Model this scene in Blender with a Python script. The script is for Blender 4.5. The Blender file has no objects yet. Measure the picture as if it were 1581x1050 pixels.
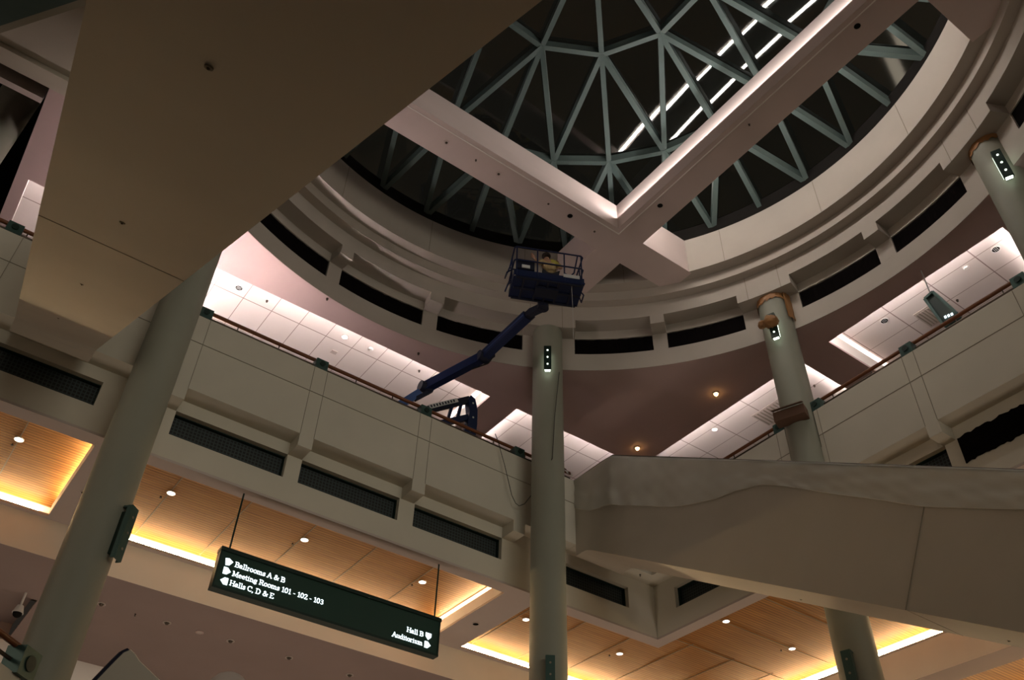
import bpy, math, random
from math import sin, cos, pi, radians, hypot, atan2
from mathutils import Vector, Matrix
random.seed(7)
S = 17.0; EYE = 1.6                      # plan units -> metres; z = 0 is eye height in plan units
GZ = -EYE / S                            # ground level in plan units
scn = bpy.context.scene
COL = scn.collection

# ------------------------------------------------------------------ camera, world, exposure
R = ((0.80743969, -0.58944157, 0.02449038), (0.41008388, 0.53093726, -0.74157726), (0.42411361, 0.60882203, 0.6704203))
cam = bpy.data.cameras.new('camera'); camo = bpy.data.objects.new('camera', cam); COL.objects.link(camo)
cam.sensor_width = 36.0; cam.lens = 36 * 1397.35 / 1581; cam.clip_end = 500
m = Matrix.Identity(4)
for i in range(3):
    m[i][0] = R[0][i]; m[i][1] = -R[1][i]; m[i][2] = -R[2][i]
m[2][3] = EYE
camo.matrix_world = m
scn.camera = camo
scn.view_settings.view_transform = 'Standard'; scn.view_settings.look = 'None'
scn.view_settings.exposure = 0.0; scn.view_settings.gamma = 1.0; scn.view_settings.use_curve_mapping = False
scn.cycles.use_denoising = True
scn.cycles.max_bounces = 6; scn.cycles.diffuse_bounces = 4
scn.cycles.sample_clamp_indirect = 4.0
w = bpy.data.worlds.new('world'); scn.world = w; w.use_nodes = True
w.node_tree.nodes['Background'].inputs[0].default_value = (1.0, 0.80, 0.62, 1)
w.node_tree.nodes['Background'].inputs[1].default_value = 0.017

def lamp(name, loc, size, energy, color, rot=(0, 0, 0)):
    l = bpy.data.lights.new(name, 'AREA'); l.shape = 'RECTANGLE'; l.size = size[0] * S; l.size_y = size[1] * S
    l.energy = energy; l.color = color
    o = bpy.data.objects.new(name, l); COL.objects.link(o)
    o.location = (loc[0] * S, loc[1] * S, loc[2] * S + EYE); o.rotation_euler = rot
    return o
# added unseen fills standing for concourse lighting, aimed at the hall floor
for loc, size, en, rz in (((0.45, -0.95, 0.50), (1.2, 0.4), 60, 0.0), ((-1.05, 0.45, 0.50), (1.0, 0.4), 45, -pi / 2)):
    o = lamp('concourse_fill', loc, size, en, (1.0, .91, .77), (radians(58), 0, rz)); o.data.spread = radians(60)
# added fill lights behind the viewpoint, in place of lit galleries
lamp('gallery_fill', (0.35, -1.15, 0.64), (1.5, 0.30), 390, (1.0, .93, .77), (radians(90), 0, 0)).data.spread = radians(70)
lamp('gallery_fill', (-1.15, 0.35, 0.64), (1.5, 0.30), 190, (1.0, .80, .62), (radians(90), 0, -pi / 2)).data.spread = radians(70)

# added warm uplights under the balconies to brighten fascia and wood ceilings
lamp('lobby_fill', (0.45, 1.12, -0.02), (1.2, 0.12), 380, (1.0, .82, .66), (radians(140), 0, 0))
lamp('lobby_fill', (1.12, 0.55, -0.02), (0.9, 0.12), 320, (1.0, .82, .66), (radians(140), 0, -pi / 2))

# ------------------------------------------------------------------ materials
def nodes(name):
    mt = bpy.data.materials.new(name); mt.use_nodes = True
    nt = mt.node_tree; return mt, nt, nt.nodes['Principled BSDF']
def mat(name, col, rough=.6, metal=0, noise=.05, scale=.6, bump=0.0, spec=.25):
    mt, nt, b = nodes(name)
    b.inputs['Roughness'].default_value = rough; b.inputs['Metallic'].default_value = metal
    b.inputs['Specular IOR Level'].default_value = spec
    tc = nt.nodes.new('ShaderNodeTexCoord'); n = nt.nodes.new('ShaderNodeTexNoise'); n.inputs['Scale'].default_value = scale
    n.inputs['Detail'].default_value = 4
    nt.links.new(tc.outputs['Object'], n.inputs['Vector'])
    r = nt.nodes.new('ShaderNodeValToRGB')
    r.color_ramp.elements[0].position = .3; r.color_ramp.elements[1].position = .7
    r.color_ramp.elements[0].color = tuple(c * (1 - noise) for c in col) + (1,)
    r.color_ramp.elements[1].color = tuple(min(1, c * (1 + noise)) for c in col) + (1,)
    nt.links.new(n.outputs['Fac'], r.inputs[0]); nt.links.new(r.outputs[0], b.inputs['Base Color'])
    if bump:
        n2 = nt.nodes.new('ShaderNodeTexNoise'); n2.inputs['Scale'].default_value = 60
        nt.links.new(tc.outputs['Object'], n2.inputs['Vector'])
        bp = nt.nodes.new('ShaderNodeBump'); bp.inputs['Strength'].default_value = bump
        nt.links.new(n2.outputs['Fac'], bp.inputs['Height']); nt.links.new(bp.outputs[0], b.inputs['Normal'])
    return mt
def emis(name, col, s):
    mt, nt, b = nodes(name)
    b.inputs['Base Color'].default_value = (.8, .8, .8, 1)
    b.inputs['Emission Color'].default_value = col + (1,); b.inputs['Emission Strength'].default_value = s
    return mt
M = {}
M['paint'] = mat('warm_white_paint', (.60, .56, .47), .7, bump=.05)
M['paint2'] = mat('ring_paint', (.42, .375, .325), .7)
M['dim_mauve'] = mat('shaded_mauve_paint', (.30, .225, .205), .75)  # same mauve paint, darkened in colour to imitate shade on the low ceiling
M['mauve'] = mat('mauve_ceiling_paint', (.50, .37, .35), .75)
M['beam'] = mat('beam_paint', (.60, .49, .46), .7)
M['soffit'] = mat('soffit_paint', (.52, .44, .40), .7)
M['esc'] = mat('escalator_cladding', (.47, .42, .345), .55, bump=.04)
M['column'] = mat('grey_green_column_paint', (.27, .27, .22), .5)
M['fascia'] = mat('beige_fascia_paint', (.82, .72, .60), .7)
M['lip'] = mat('white_cove_paint', (.85, .80, .75), .6)
M['joint'] = mat('brown_joint', (.26, .23, .18), .9)  # dull brown of panel joints, also used on small fittings
M['green'] = mat('green_metal', (.055, .10, .088), .4, metal=.3)
M['darkgreen'] = mat('dark_green_metal', (.012, .028, .022), .45)
M['signface'] = mat('sign_face', (.022, .055, .042), .35)
M['steel'] = mat('green_steel', (.065, .092, .086), .55)
M['black'] = mat('black_sheeting', (.004, .003, .003), .9, bump=.3, spec=.03)
M['dark'] = mat('dark_interior', (.012, .011, .010), .9, spec=.03)
M['rail'] = mat('varnished_wood_rail', (.17, .06, .025), .35)
M['railmetal'] = mat('dark_rail_metal', (.09, .07, .055), .4, metal=.6)
M['blue'] = mat('blue_lift_paint', (.007, .014, .055), .4)
M['bluel'] = mat('light_blue_lift_paint', (.05, .10, .26), .4)
M['bdark'] = mat('dark_lift_steel', (.012, .014, .03), .5)
M['hose'] = mat('black_hose', (.01, .01, .01), .6)
M['sil'] = mat('pale_decal', (.55, .55, .55), .5)
M['bag'] = mat('brown_plastic_wrap', (.30, .15, .06), .35, bump=.6)
M['card'] = mat('brown_cardboard', (.14, .08, .055), .8)
M['white'] = mat('white_plastic', (.75, .72, .68), .4)
M['skin'] = mat('skin', (.42, .24, .16), .6)
M['cloth'] = mat('beige_work_shirt', (.45, .33, .17), .8)
M['vest'] = mat('yellow_vest', (.45, .40, .08), .8)
M['hair'] = mat('dark_hair', (.03, .02, .015), .8)
M['trouser'] = mat('dark_trousers', (.03, .03, .04), .8)
M['floor'] = mat('terrazzo', (.32, .28, .23), .35, noise=.2, scale=20)
M['wire'] = mat('dark_cable', (.03, .025, .02), .6)
M['e_tube'] = emis('fluorescent_tube', (1.0, .90, .87), 100)
M['e_beam'] = emis('beam_strip', (1.0, .95, .90), 75)
M['e_beam2'] = emis('outer_beam_strip', (1.0, .93, .86), 46)
M['e_warm'] = emis('warm_strip', (1.0, .72, .38), 75)
M['e_warm2'] = emis('bright_warm_strip', (1.0, .74, .42), 260)
M['e_down'] = emis('downlight_lens', (1.0, .88, .75), 6)
M['e_amber'] = emis('amber_lamp', (1.0, .55, .18), 22)
M['e_sconce'] = emis('sconce_lamp', (.85, 1.0, .80), 3.5)
M['e_text'] = emis('lit_letters', (.80, .95, 1.0), 1.6)

def wood():
    mt, nt, b = nodes('slatted_wood')
    b.inputs['Roughness'].default_value = .5
    tc = nt.nodes.new('ShaderNodeTexCoord'); L = nt.links
    mp = nt.nodes.new('ShaderNodeMapping'); mp.inputs['Scale'].default_value = (.25, 9, 1); L.new(tc.outputs['Object'], mp.inputs[0])
    n = nt.nodes.new('ShaderNodeTexNoise'); n.inputs['Scale'].default_value = 3; n.inputs['Detail'].default_value = 6; L.new(mp.outputs[0], n.inputs['Vector'])
    r = nt.nodes.new('ShaderNodeValToRGB'); r.color_ramp.elements[0].position = .3; r.color_ramp.elements[1].position = .72
    r.color_ramp.elements[0].color = (.26, .10, .025, 1); r.color_ramp.elements[1].color = (.50, .23, .06, 1)
    L.new(n.outputs['Fac'], r.inputs[0])
    wv = nt.nodes.new('ShaderNodeTexWave'); wv.bands_direction = 'Y'; wv.inputs['Scale'].default_value = 3.0
    L.new(tc.outputs['Object'], wv.inputs['Vector'])
    mx = nt.nodes.new('ShaderNodeMix'); mx.data_type = 'RGBA'; mx.blend_type = 'MULTIPLY'; mx.inputs[0].default_value = .45
    L.new(r.outputs[0], mx.inputs[6]); L.new(wv.outputs['Color'], mx.inputs[7]); L.new(mx.outputs[2], b.inputs['Base Color'])
    bp = nt.nodes.new('ShaderNodeBump'); bp.inputs['Strength'].default_value = .15; bp.inputs['Distance'].default_value = .01; b.inputs['Specular IOR Level'].default_value = .2
    L.new(wv.outputs['Fac'], bp.inputs['Height']); L.new(bp.outputs[0], b.inputs['Normal'])
    return mt
M['wood'] = wood()
def tiles():
    mt, nt, b = nodes('ceiling_tiles'); b.inputs['Roughness'].default_value = .8; L = nt.links
    tc = nt.nodes.new('ShaderNodeTexCoord')
    mp = nt.nodes.new('ShaderNodeMapping'); mp.inputs['Location'].default_value = (-.255 * S / .89, -1.17 * S / 1.36, 0); mp.inputs['Scale'].default_value = (1 / .89, 1 / 1.36, 1)
    L.new(tc.outputs['Object'], mp.inputs[0])
    bk = nt.nodes.new('ShaderNodeTexBrick'); bk.offset = 0; bk.inputs['Scale'].default_value = 1; bk.inputs['Brick Width'].default_value = 1; bk.inputs['Row Height'].default_value = 1
    bk.inputs['Mortar Size'].default_value = .012; bk.inputs['Color1'].default_value = (.72, .64, .60, 1); bk.inputs['Color2'].default_value = (.70, .62, .58, 1)
    bk.inputs['Mortar'].default_value = (.30, .22, .20, 1)
    L.new(mp.outputs[0], bk.inputs['Vector']); L.new(bk.outputs['Color'], b.inputs['Base Color']); return mt
M['tile'] = tiles()
def glass():
    mt, nt, b = nodes('skylight_glass'); L = nt.links; nt.nodes.remove(b)
    out = nt.nodes['Material Output']
    tr = nt.nodes.new('ShaderNodeBsdfTransparent'); tr.inputs[0].default_value = (.25, .30, .30, 1)
    gl = nt.nodes.new('ShaderNodeBsdfGlossy'); gl.inputs['Roughness'].default_value = .04; gl.inputs[0].default_value = (.9, .95, .9, 1)
    fr = nt.nodes.new('ShaderNodeFresnel'); fr.inputs[0].default_value = 1.7
    mx = nt.nodes.new('ShaderNodeMixShader'); L.new(fr.outputs[0], mx.inputs[0]); L.new(tr.outputs[0], mx.inputs[1]); L.new(gl.outputs[0], mx.inputs[2])
    L.new(mx.outputs[0], out.inputs[0]); return mt
M['glass'] = glass()
def sheet():
    mt, nt, b = nodes('plastic_sheet'); L = nt.links
    b.inputs['Base Color'].default_value = (.80, .78, .70, 1); b.inputs['Roughness'].default_value = .35
    out = nt.nodes['Material Output']; tr = nt.nodes.new('ShaderNodeBsdfTransparent'); mx = nt.nodes.new('ShaderNodeMixShader')
    n = nt.nodes.new('ShaderNodeTexNoise'); n.inputs['Scale'].default_value = .8; tc = nt.nodes.new('ShaderNodeTexCoord'); L.new(tc.outputs['Object'], n.inputs['Vector'])
    mr = nt.nodes.new('ShaderNodeMapRange'); mr.inputs[3].default_value = .30; mr.inputs[4].default_value = .62; L.new(n.outputs['Fac'], mr.inputs[0])
    L.new(mr.outputs[0], mx.inputs[0]); L.new(tr.outputs[0], mx.inputs[1]); L.new(b.outputs[0], mx.inputs[2]); L.new(mx.outputs[0], out.inputs[0]); return mt
M['sheet'] = sheet()
def grille():
    mt, nt, b = nodes('vent_mesh'); L = nt.links
    b.inputs['Roughness'].default_value = .6
    tc = nt.nodes.new('ShaderNodeTexCoord')
    sx = nt.nodes.new('ShaderNodeSeparateXYZ'); L.new(tc.outputs['Object'], sx.inputs[0])
    ad = nt.nodes.new('ShaderNodeMath'); ad.operation = 'ADD'; L.new(sx.outputs[0], ad.inputs[0]); L.new(sx.outputs[1], ad.inputs[1])
    def stripe(src):
        a = nt.nodes.new('ShaderNodeMath'); a.operation = 'MULTIPLY'; a.inputs[1].default_value = 1 / .085; L.new(src, a.inputs[0])
        f = nt.nodes.new('ShaderNodeMath'); f.operation = 'FRACT'; L.new(a.outputs[0], f.inputs[0])
        g = nt.nodes.new('ShaderNodeMath'); g.operation = 'LESS_THAN'; g.inputs[1].default_value = .34; L.new(f.outputs[0], g.inputs[0]); return g.outputs[0]
    mx = nt.nodes.new('ShaderNodeMath'); mx.operation = 'MAXIMUM'; L.new(stripe(ad.outputs[0]), mx.inputs[0]); L.new(stripe(sx.outputs[2]), mx.inputs[1])
    c = nt.nodes.new('ShaderNodeMix'); c.data_type = 'RGBA'; c.inputs[6].default_value = (.004, .005, .005, 1); c.inputs[7].default_value = (.032, .045, .045, 1)
    L.new(mx.outputs[0], c.inputs[0]); L.new(c.outputs[2], b.inputs['Base Color']); return mt
M['grille'] = grille()

# ------------------------------------------------------------------ mesh helpers (plan units)
def V(p): return Vector((p[0] * S, p[1] * S, p[2] * S + EYE))
class MB:
    def __init__(s): s.v = []; s.f = []
    def add(s, vs, fs):
        n = len(s.v); s.v += [tuple(p) for p in vs]; s.f += [tuple(i + n for i in f) for f in fs]; return s
    def box(s, a, b):
        x0, y0, z0 = [min(a[i], b[i]) for i in range(3)]; x1, y1, z1 = [max(a[i], b[i]) for i in range(3)]
        return s.add([(x0, y0, z0), (x1, y0, z0), (x1, y1, z0), (x0, y1, z0), (x0, y0, z1), (x1, y0, z1), (x1, y1, z1), (x0, y1, z1)],
                     [(0, 3, 2, 1), (4, 5, 6, 7), (0, 1, 5, 4), (1, 2, 6, 5), (2, 3, 7, 6), (3, 0, 4, 7)])
    def obox(s, c, u, v, w):     # centre + three half-vectors
        c, u, v, w = map(Vector, (c, u, v, w)); P = []
        for k in (-1, 1):
            for a, b in ((-1, -1), (1, -1), (1, 1), (-1, 1)): P.append(c + a * u + b * v + k * w)
        return s.add(P, [(0, 3, 2, 1), (4, 5, 6, 7), (0, 1, 5, 4), (1, 2, 6, 5), (2, 3, 7, 6), (3, 0, 4, 7)])
    def beam(s, p, q, wd, dp, up=(0, 0, 1)):   # rectangular bar from p to q
        p, q, up = Vector(p), Vector(q), Vector(up); d = (q - p); l = d.length; d.normalize()
        u = d.cross(up)
        if u.length < 1e-6: u = d.cross(Vector((1, 0, 0)))
        u.normalize(); w = u.cross(d).normalized()
        return s.obox((p + q) / 2, d * l / 2, u * wd / 2, w * dp / 2)
    def tube(s, p, q, r, n=12, r2=None, cap=True):
        p, q = Vector(p), Vector(q); d = (q - p).normalized(); u = d.orthogonal().normalized(); v = d.cross(u)
        r2 = r if r2 is None else r2; P = []
        for c, rr in ((p, r), (q, r2)):
            for i in range(n): a = 2 * pi * i / n; P.append(c + (u * cos(a) + v * sin(a)) * rr)
        F = [(i, (i + 1) % n, n + (i + 1) % n, n + i) for i in range(n)]
        if cap: F += [tuple(reversed(range(n))), tuple(range(n, 2 * n))]
        return s.add(P, F)
    def path(s, pts, r, n=8):
        for a, b in zip(pts[:-1], pts[1:]): s.tube(a, b, r, n)
        return s
    def ball(s, c, r, n=12, m=8, sz=1.0):
        P = [(c[0], c[1], c[2] - r * sz)]
        for j in range(1, m):
            t = pi * j / m - pi / 2
            for i in range(n): a = 2 * pi * i / n; P.append((c[0] + r * cos(t) * cos(a), c[1] + r * cos(t) * sin(a), c[2] + r * sz * sin(t)))
        P.append((c[0], c[1], c[2] + r * sz)); F = []
        for i in range(n):
            F.append((0, 1 + (i + 1) % n, 1 + i)); k = 1 + (m - 2) * n; F.append((k + i, k + (i + 1) % n, len(P) - 1))
            for j in range(m - 2): a = 1 + j * n; F.append((a + i, a + (i + 1) % n, a + n + (i + 1) % n, a + n + i))
        return s.add(P, F)
    def prism(s, poly, vec):     # planar polygon extruded along vec
        n = len(poly); P = [Vector(p) for p in poly] + [Vector(p) + Vector(vec) for p in poly]
        return s.add(P, [tuple(reversed(range(n))), tuple(range(n, 2 * n))] + [(i, (i + 1) % n, n + (i + 1) % n, n + i) for i in range(n)])
    def sector(s, c, r0, r1, t0, t1, z0, z1, step=2.0):
        k = max(1, int(abs(t1 - t0) / step + .5)); P = []; F = []
        for i in range(k + 1):
            t = radians(t0 + (t1 - t0) * i / k)
            for r, z in ((r0, z0), (r1, z0), (r1, z1), (r0, z1)): P.append((c[0] + r * cos(t), c[1] + r * sin(t), z))
        for i in range(k):
            a = 4 * i
            for j in range(4): F.append((a + j, a + (j + 1) % 4, a + 4 + (j + 1) % 4, a + 4 + j))
        full = abs(abs(t1 - t0) - 360) < .01
        if not full: F += [(3, 2, 1, 0), (4 * k, 4 * k + 1, 4 * k + 2, 4 * k + 3)]
        return s.add(P, F)
    def plate(s, rects, holes, z0, z1):   # union of rects minus holes, slab z0..z1
        xs = sorted({r[i] for r in rects + holes for i in (0, 2)}); ys = sorted({r[i] for r in rects + holes for i in (1, 3)})
        def inside(i, j):
            if i < 0 or j < 0 or i >= len(xs) - 1 or j >= len(ys) - 1: return False
            x = (xs[i] + xs[i + 1]) / 2; y = (ys[j] + ys[j + 1]) / 2
            g = lambda L: any(r[0] < x < r[2] and r[1] < y < r[3] for r in L)
            return g(rects) and not g(holes)
        for i in range(len(xs) - 1):
            for j in range(len(ys) - 1):
                if not inside(i, j): continue
                x0, x1, y0, y1 = xs[i], xs[i + 1], ys[j], ys[j + 1]
                P = [(x0, y0, z0), (x1, y0, z0), (x1, y1, z0), (x0, y1, z0), (x0, y0, z1), (x1, y0, z1), (x1, y1, z1), (x0, y1, z1)]
                F = [(0, 3, 2, 1), (4, 5, 6, 7)]
                if not inside(i, j - 1): F.append((0, 1, 5, 4))
                if not inside(i + 1, j): F.append((1, 2, 6, 5))
                if not inside(i, j + 1): F.append((2, 3, 7, 6))
                if not inside(i - 1, j): F.append((3, 0, 4, 7))
                s.add(P, F)
        return s
    def build(s, name, m, parent=None, smooth=False, kind=None, label=None):
        me = bpy.data.meshes.new(name); o = bpy.data.objects.new(name, me); COL.objects.link(o)
        W = [V(p) for p in s.v]
        base = V(parent['_base']) if parent is not None and '_base' in parent else None
        if parent is None:
            base = Vector((sum(p.x for p in W) / len(W), sum(p.y for p in W) / len(W), min(p.z for p in W)))
            if kind == 'structure': base = Vector((0, 0, 0))
            o.location = base; o['_base'] = [base.x / S, base.y / S, (base.z - EYE) / S]
        else:
            root = parent
            base = Vector(root.matrix_world.translation) if '_abs' not in root else Vector(root['_abs'])
            o.parent = parent
        me.from_pydata([tuple(p - base) for p in W], [], s.f); me.validate()
        o['_abs'] = tuple(base)
        M_ = M[m] if isinstance(m, str) else m; me.materials.append(M_)
        if smooth:
            for p in me.polygons: p.use_smooth = True
            try: me.set_sharp_from_angle(angle=radians(35))
            except Exception: pass
        if kind: o['kind'] = kind
        if label: o['label'] = label
        return o
def thing(name, label, cat, loc, group=None):
    o = bpy.data.objects.new(name, None); COL.objects.link(o); p = V(loc); o.location = p; o['_abs'] = tuple(p)
    o.empty_display_size = .2
    o['label'] = label; o['category'] = cat
    if group: o['group'] = group
    return o
def tag(o, label, cat, group=None):
    o['label'] = label; o['category'] = cat
    if group: o['group'] = group
    return o
def struct(name, mb, m, parent=None, smooth=False): return mb.build(name, m, parent, smooth, kind='structure')

# ------------------------------------------------------------------ key levels (plan units)
ZS, ZPIL, ZPAN, ZTOP = .64, .715, .734, .855          # soffit, pilaster bottom, panel bottom, parapet top
ZM = 1.035                                            # level 3 ceiling
C = (.449, .4554)                                     # centre of the ring
RR = .590
COLS = [(.134, .956), (.744, .956), (1.005, .655), (1.008, .246)]
RC = .0263

# ------------------------------------------------------------------ floors
struct('floor', MB().box((-2.2, -2.2, GZ - .02), (2.2, 2.2, GZ)), 'floor')

# ------------------------------------------------------------------ parapet / bulkhead walls
PILX = [(.166, .185), (.346, .367), (.528, .550), (.711, .733)]
PILY = [(.4505, .469), (.268, .287), (.628, .690)]
def wall(name, P, pan, opens, pil, vents, lo, hi):
    # P maps (along, out, z): out = 1.0 plane grows away from the atrium
    mb = MB()
    for a, b in pan: mb.box(P(a, 1.0, ZPAN), P(b, 1.05, ZTOP))
    for a, b in pil: mb.box(P(a, 1.0, ZPIL), P(b, 1.05, ZPAN))
    for a, b in opens: mb.box(P(a, 1.001, ZPAN - .0005), P(b, 1.05, .79))
    mb.box(P(lo, 1.03, ZS + .0035), P(hi, 1.0525, .678)); mb.box(P(lo, 1.03, ZPIL), P(hi, 1.052, ZPAN))
    e = [lo] + [t for v in vents for t in v] + [hi]
    for i in range(0, len(e), 2): mb.box(P(e[i], 1.03, .678), P(e[i + 1], 1.052, ZPIL))
    return struct(name, mb, 'paint')
PX = lambda a, o, z: (a, o, z)
PY = lambda a, o, z: (o, a, z)
VL = [(-.163, -.003), (-.003 + .018, .0905), (.186, .346), (.368, .526), (.552, .711), (.735, .97)]
VL = [(-.33, -.15), (-.13, .0905), (.186, .346), (.368, .526), (.552, .711), (.80, .971)]
VR = [(.287, .447), (.467, .625), (.70, .80), (.83, .981)]
wl = wall('wall_left', PX, [(-.35, -.031), (.063, .835), (.93, 1.05)], [(-.031, .063), (.835, .93)], PILX, VL, -.35, 1.052)
wr = wall('wall_right', PY, [(-.3, .215), (.277, .627), (.684, 1.0)], [(.215, .277), (.627, .684)], PILY, VR, -.35, 1.03)
# dark joint lines
def joints(P, hs, vs, name):
    mb = MB(); g = .0005
    for a, b in hs: mb.box(P(a, .9994, .8095 - g), P(b, 1.002, .8095 + g))
    for a in vs: mb.box(P(a - g * .7, .9995, ZPAN), P(a + g * .7, 1.002, ZTOP))
    return mb
joints(PX, [(-.35, -.031), (.063, .835)], [-.067, .166, .185, .346, .367, .528, .549, .80, -.1], '').build('joint_line', 'joint', wl)
joints(PY, [(-.3, .215), (.277, .627), (.684, 1.0)], [.4505, .469, .30, .62, .70, .80, .18], '').build('joint_line', 'joint', wr)

def vent(P, a, b, label, cover=False):
    if not cover:
        t = thing('air_vent', label, 'vent', P((a + b) / 2, 1.04, .678), 'air vents below the balcony')
        MB().box(P(a, 1.044, .678), P(b, 1.046, ZPIL)).build('mesh_grille', 'grille', t)
        f = MB(); k = .0012
        f.box(P(a, 1.038, .678), P(b, 1.044, .678 + k)); f.box(P(a, 1.038, ZPIL - k), P(b, 1.044, ZPIL))
        f.box(P(a, 1.038, .678), P(a + k, 1.044, ZPIL)); f.box(P(b - k, 1.038, .678), P(b, 1.044, ZPIL))
        f.build('vent_frame', 'darkgreen', t)
        return t
vn = ['black mesh air vent at far left under the escalator landing', 'black mesh air vent in left wall, just left of the large left column',
      'black mesh air vent in left wall, first right of the large left column', 'black mesh air vent in left wall, middle of the three over the hanging sign',
      'black mesh air vent in left wall just left of the centre column', 'black mesh air vent in the inner corner left side, under the draped escalator']
for (a, b), l in zip(VL, vn): vent(PX, a, b, l)
vent(PY, VR[1][0], VR[1][1], 'dark mesh air vent half hidden above the draped escalator rail at right')
vent(PY, VR[2][0], VR[2][1], 'black mesh air vent in right wall hidden above the escalator')
vent(PY, VR[3][0], VR[3][1], 'black mesh air vent in the inner corner right side, under the draped escalator')
# torn black sheet over the right hand vent
def ragged(P, a, b, z0, z1, out, n=40, amp=.002, th=.002):
    top = []; bot = []
    for i in range(n + 1):
        t = a + (b - a) * i / n
        top.append((t, z1 + random.uniform(-amp, amp * .6))); bot.append((t, z0 + random.uniform(-amp, amp)))
    mb = MB(); P0 = []
    for (t, zt), (_, zb) in zip(top, bot): P0 += [P(t, out, zb), P(t, out, zt), P(t, out + th, zb), P(t, out + th, zt)]
    F = []
    for i in range(n): k = 4 * i; F += [(k, k + 4, k + 5, k + 1), (k + 2, k + 3, k + 7, k + 6), (k, k + 2, k + 6, k + 4), (k + 1, k + 5, k + 7, k + 3)]
    F += [(0, 1, 3, 2), (4 * n, 4 * n + 2, 4 * n + 3, 4 * n + 1)]
    return mb.add(P0, F)
tag(ragged(PY, .285, .4475, .677, .7155, 1.0275).build('black_sheet', 'black'), 'black plastic sheet with torn edges covering the large vent at the right edge', 'sheet')

# ------------------------------------------------------------------ lower soffit with wood coffers
HOLES = [(-.3, 1.053, .112, 1.264), (.172, 1.053, .735, 1.264), (.793, 1.053, 1.366, 1.264), (1.053, .2, 1.366, 1.053)]
outer = [(-.6, 1.03, 1.9, 1.30), (1.03, -.35, 1.40, 1.03)]
ce = struct('ceiling', MB().plate([(-.6, 1.0301, 1.382, 1.272), (1.0301, -.35, 1.375, 1.0301)], HOLES, ZS, ZS + .0035), 'soffit')
ZP = .668
def coffer(x0, y0, x1, y1, holes_rects, name):
    pass
# panels, pocket walls and end lips
mb = MB().plate([(-.35, 1.048, .13, 1.295), (.155, 1.048, .757, 1.295), (.772, 1.048, 1.395, 1.295), (1.048, .15, 1.395, 1.06)], [], ZP, ZP + .01)
wd = struct('ceiling', mb, 'wood')
j = MB()
for x in [.034 + .1 * k for k in range(-2, 15)]: j.box((x - .0006, 1.048, ZP - .0006), (x + .0006, 1.29, ZP + .001))
for y in [.154 + .1 * k for k in range(0, 10)]: j.box((1.05, y - .0006, ZP - .0006), (1.39, y + .0006, ZP + .001))
for y in (): pass
j.build('joint_line', 'joint', wd)
lip = MB()
lip.box((-.6, 1.293, ZS + .0035), (1.4, 1.297, ZP + .005))                  # back of the far pocket
lip.box((1.395, .15, ZS + .0035), (1.399, 1.29, ZP + .005))
for x0, x1 in ((.112, .112), (.735, .735)):
    lip.box((x0, 1.053, ZS + .0035), (x0 + .002, 1.27, ZS + .0215))         # tall right hand lips
    lip.box((x0 + .020, 1.05, ZS + .0035), (x0 + .022, 1.29, ZP))
lip.box((.168, 1.053, ZS + .0035), (.172, 1.27, ZS + .008)); lip.box((.787, 1.053, ZS + .0035), (.793, 1.27, ZS + .008))
lip.box((.155, 1.05, ZS + .0035), (.157, 1.29, ZP)); lip.box((.775, 1.05, ZS + .0035), (.777, 1.29, ZP))
struct('trim_1', lip, 'lip')
def strip(p, q, m, label, r=.0015, group='hidden cove light tubes'):
    t = thing('light_tube', label, 'light', p, group)
    MB().tube(p, q, r, 8).build('tube', m, t)
    d = (Vector(q) - Vector(p)).normalized() * .0015
    for e, s_ in ((Vector(p), -1), (Vector(q), 1)): MB().tube(e, e + d * s_, r * 1.1, 8).build('end_cap', 'white', t)
    return t
zt = ZS + .0135
wg = 'warm cove light tubes around the wood ceilings'
strip((-.28, 1.284, zt), (.10, 1.284, zt), 'e_warm', 'glowing warm tube along the far edge of the leftmost wood ceiling', group=wg)
strip((.19, 1.284, zt), (.72, 1.284, zt), 'e_warm', 'glowing warm tube along the far edge of the wood ceiling behind the sign', group=wg)
strip((.80, 1.284, zt), (1.37, 1.284, zt), 'e_warm', 'glowing warm tube along the far edge of the corner wood ceiling, left side', group=wg)
strip((1.386, .45, zt), (1.386, 1.25, zt), 'e_warm', 'glowing warm tube along the far edge of the corner wood ceiling, right side', group=wg)
strip((.125, 1.07, .6632), (.125, 1.26, .6632), 'e_warm2', 'glowing warm tube at the right end of the leftmost wood ceiling', group=wg)
strip((.748, 1.07, .6632), (.748, 1.26, .6632), 'e_warm2', 'glowing warm tube at the right end of the wood ceiling behind the sign', group=wg)

# fascia beyond the coffers and the lower ceilings behind it
fa = MB().box((-.6, 1.272, .5872), (1.367, 1.274, ZS)).box((1.367, -.2, .5872), (1.369, 1.274, ZS))
struct('wall_back', fa, 'fascia')
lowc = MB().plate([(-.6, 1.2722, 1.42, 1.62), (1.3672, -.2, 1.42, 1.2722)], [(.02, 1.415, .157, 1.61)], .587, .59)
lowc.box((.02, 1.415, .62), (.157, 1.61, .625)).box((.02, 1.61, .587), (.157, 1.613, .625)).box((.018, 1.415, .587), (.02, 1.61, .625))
struct('ceiling', lowc, 'dim_mauve')
struct('wall_far', MB().box((-.6, 1.60, GZ), (1.5, 1.62, .59)), 'lip')
mb = MB().box((1.42, -.1, .600), (1.9, 1.5, .61)); struct('ceiling', mb, 'wood')
struct('wall_east', MB().box((1.9, -.4, GZ), (1.92, 1.6, 1.09)), 'paint')
strip((1.6, .4, .50), (1.6, 1.0, .50), 'e_warm', 'warm ceiling tube in the passage beyond the lower right fascia', r=.002, group='passage tubes')

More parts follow.
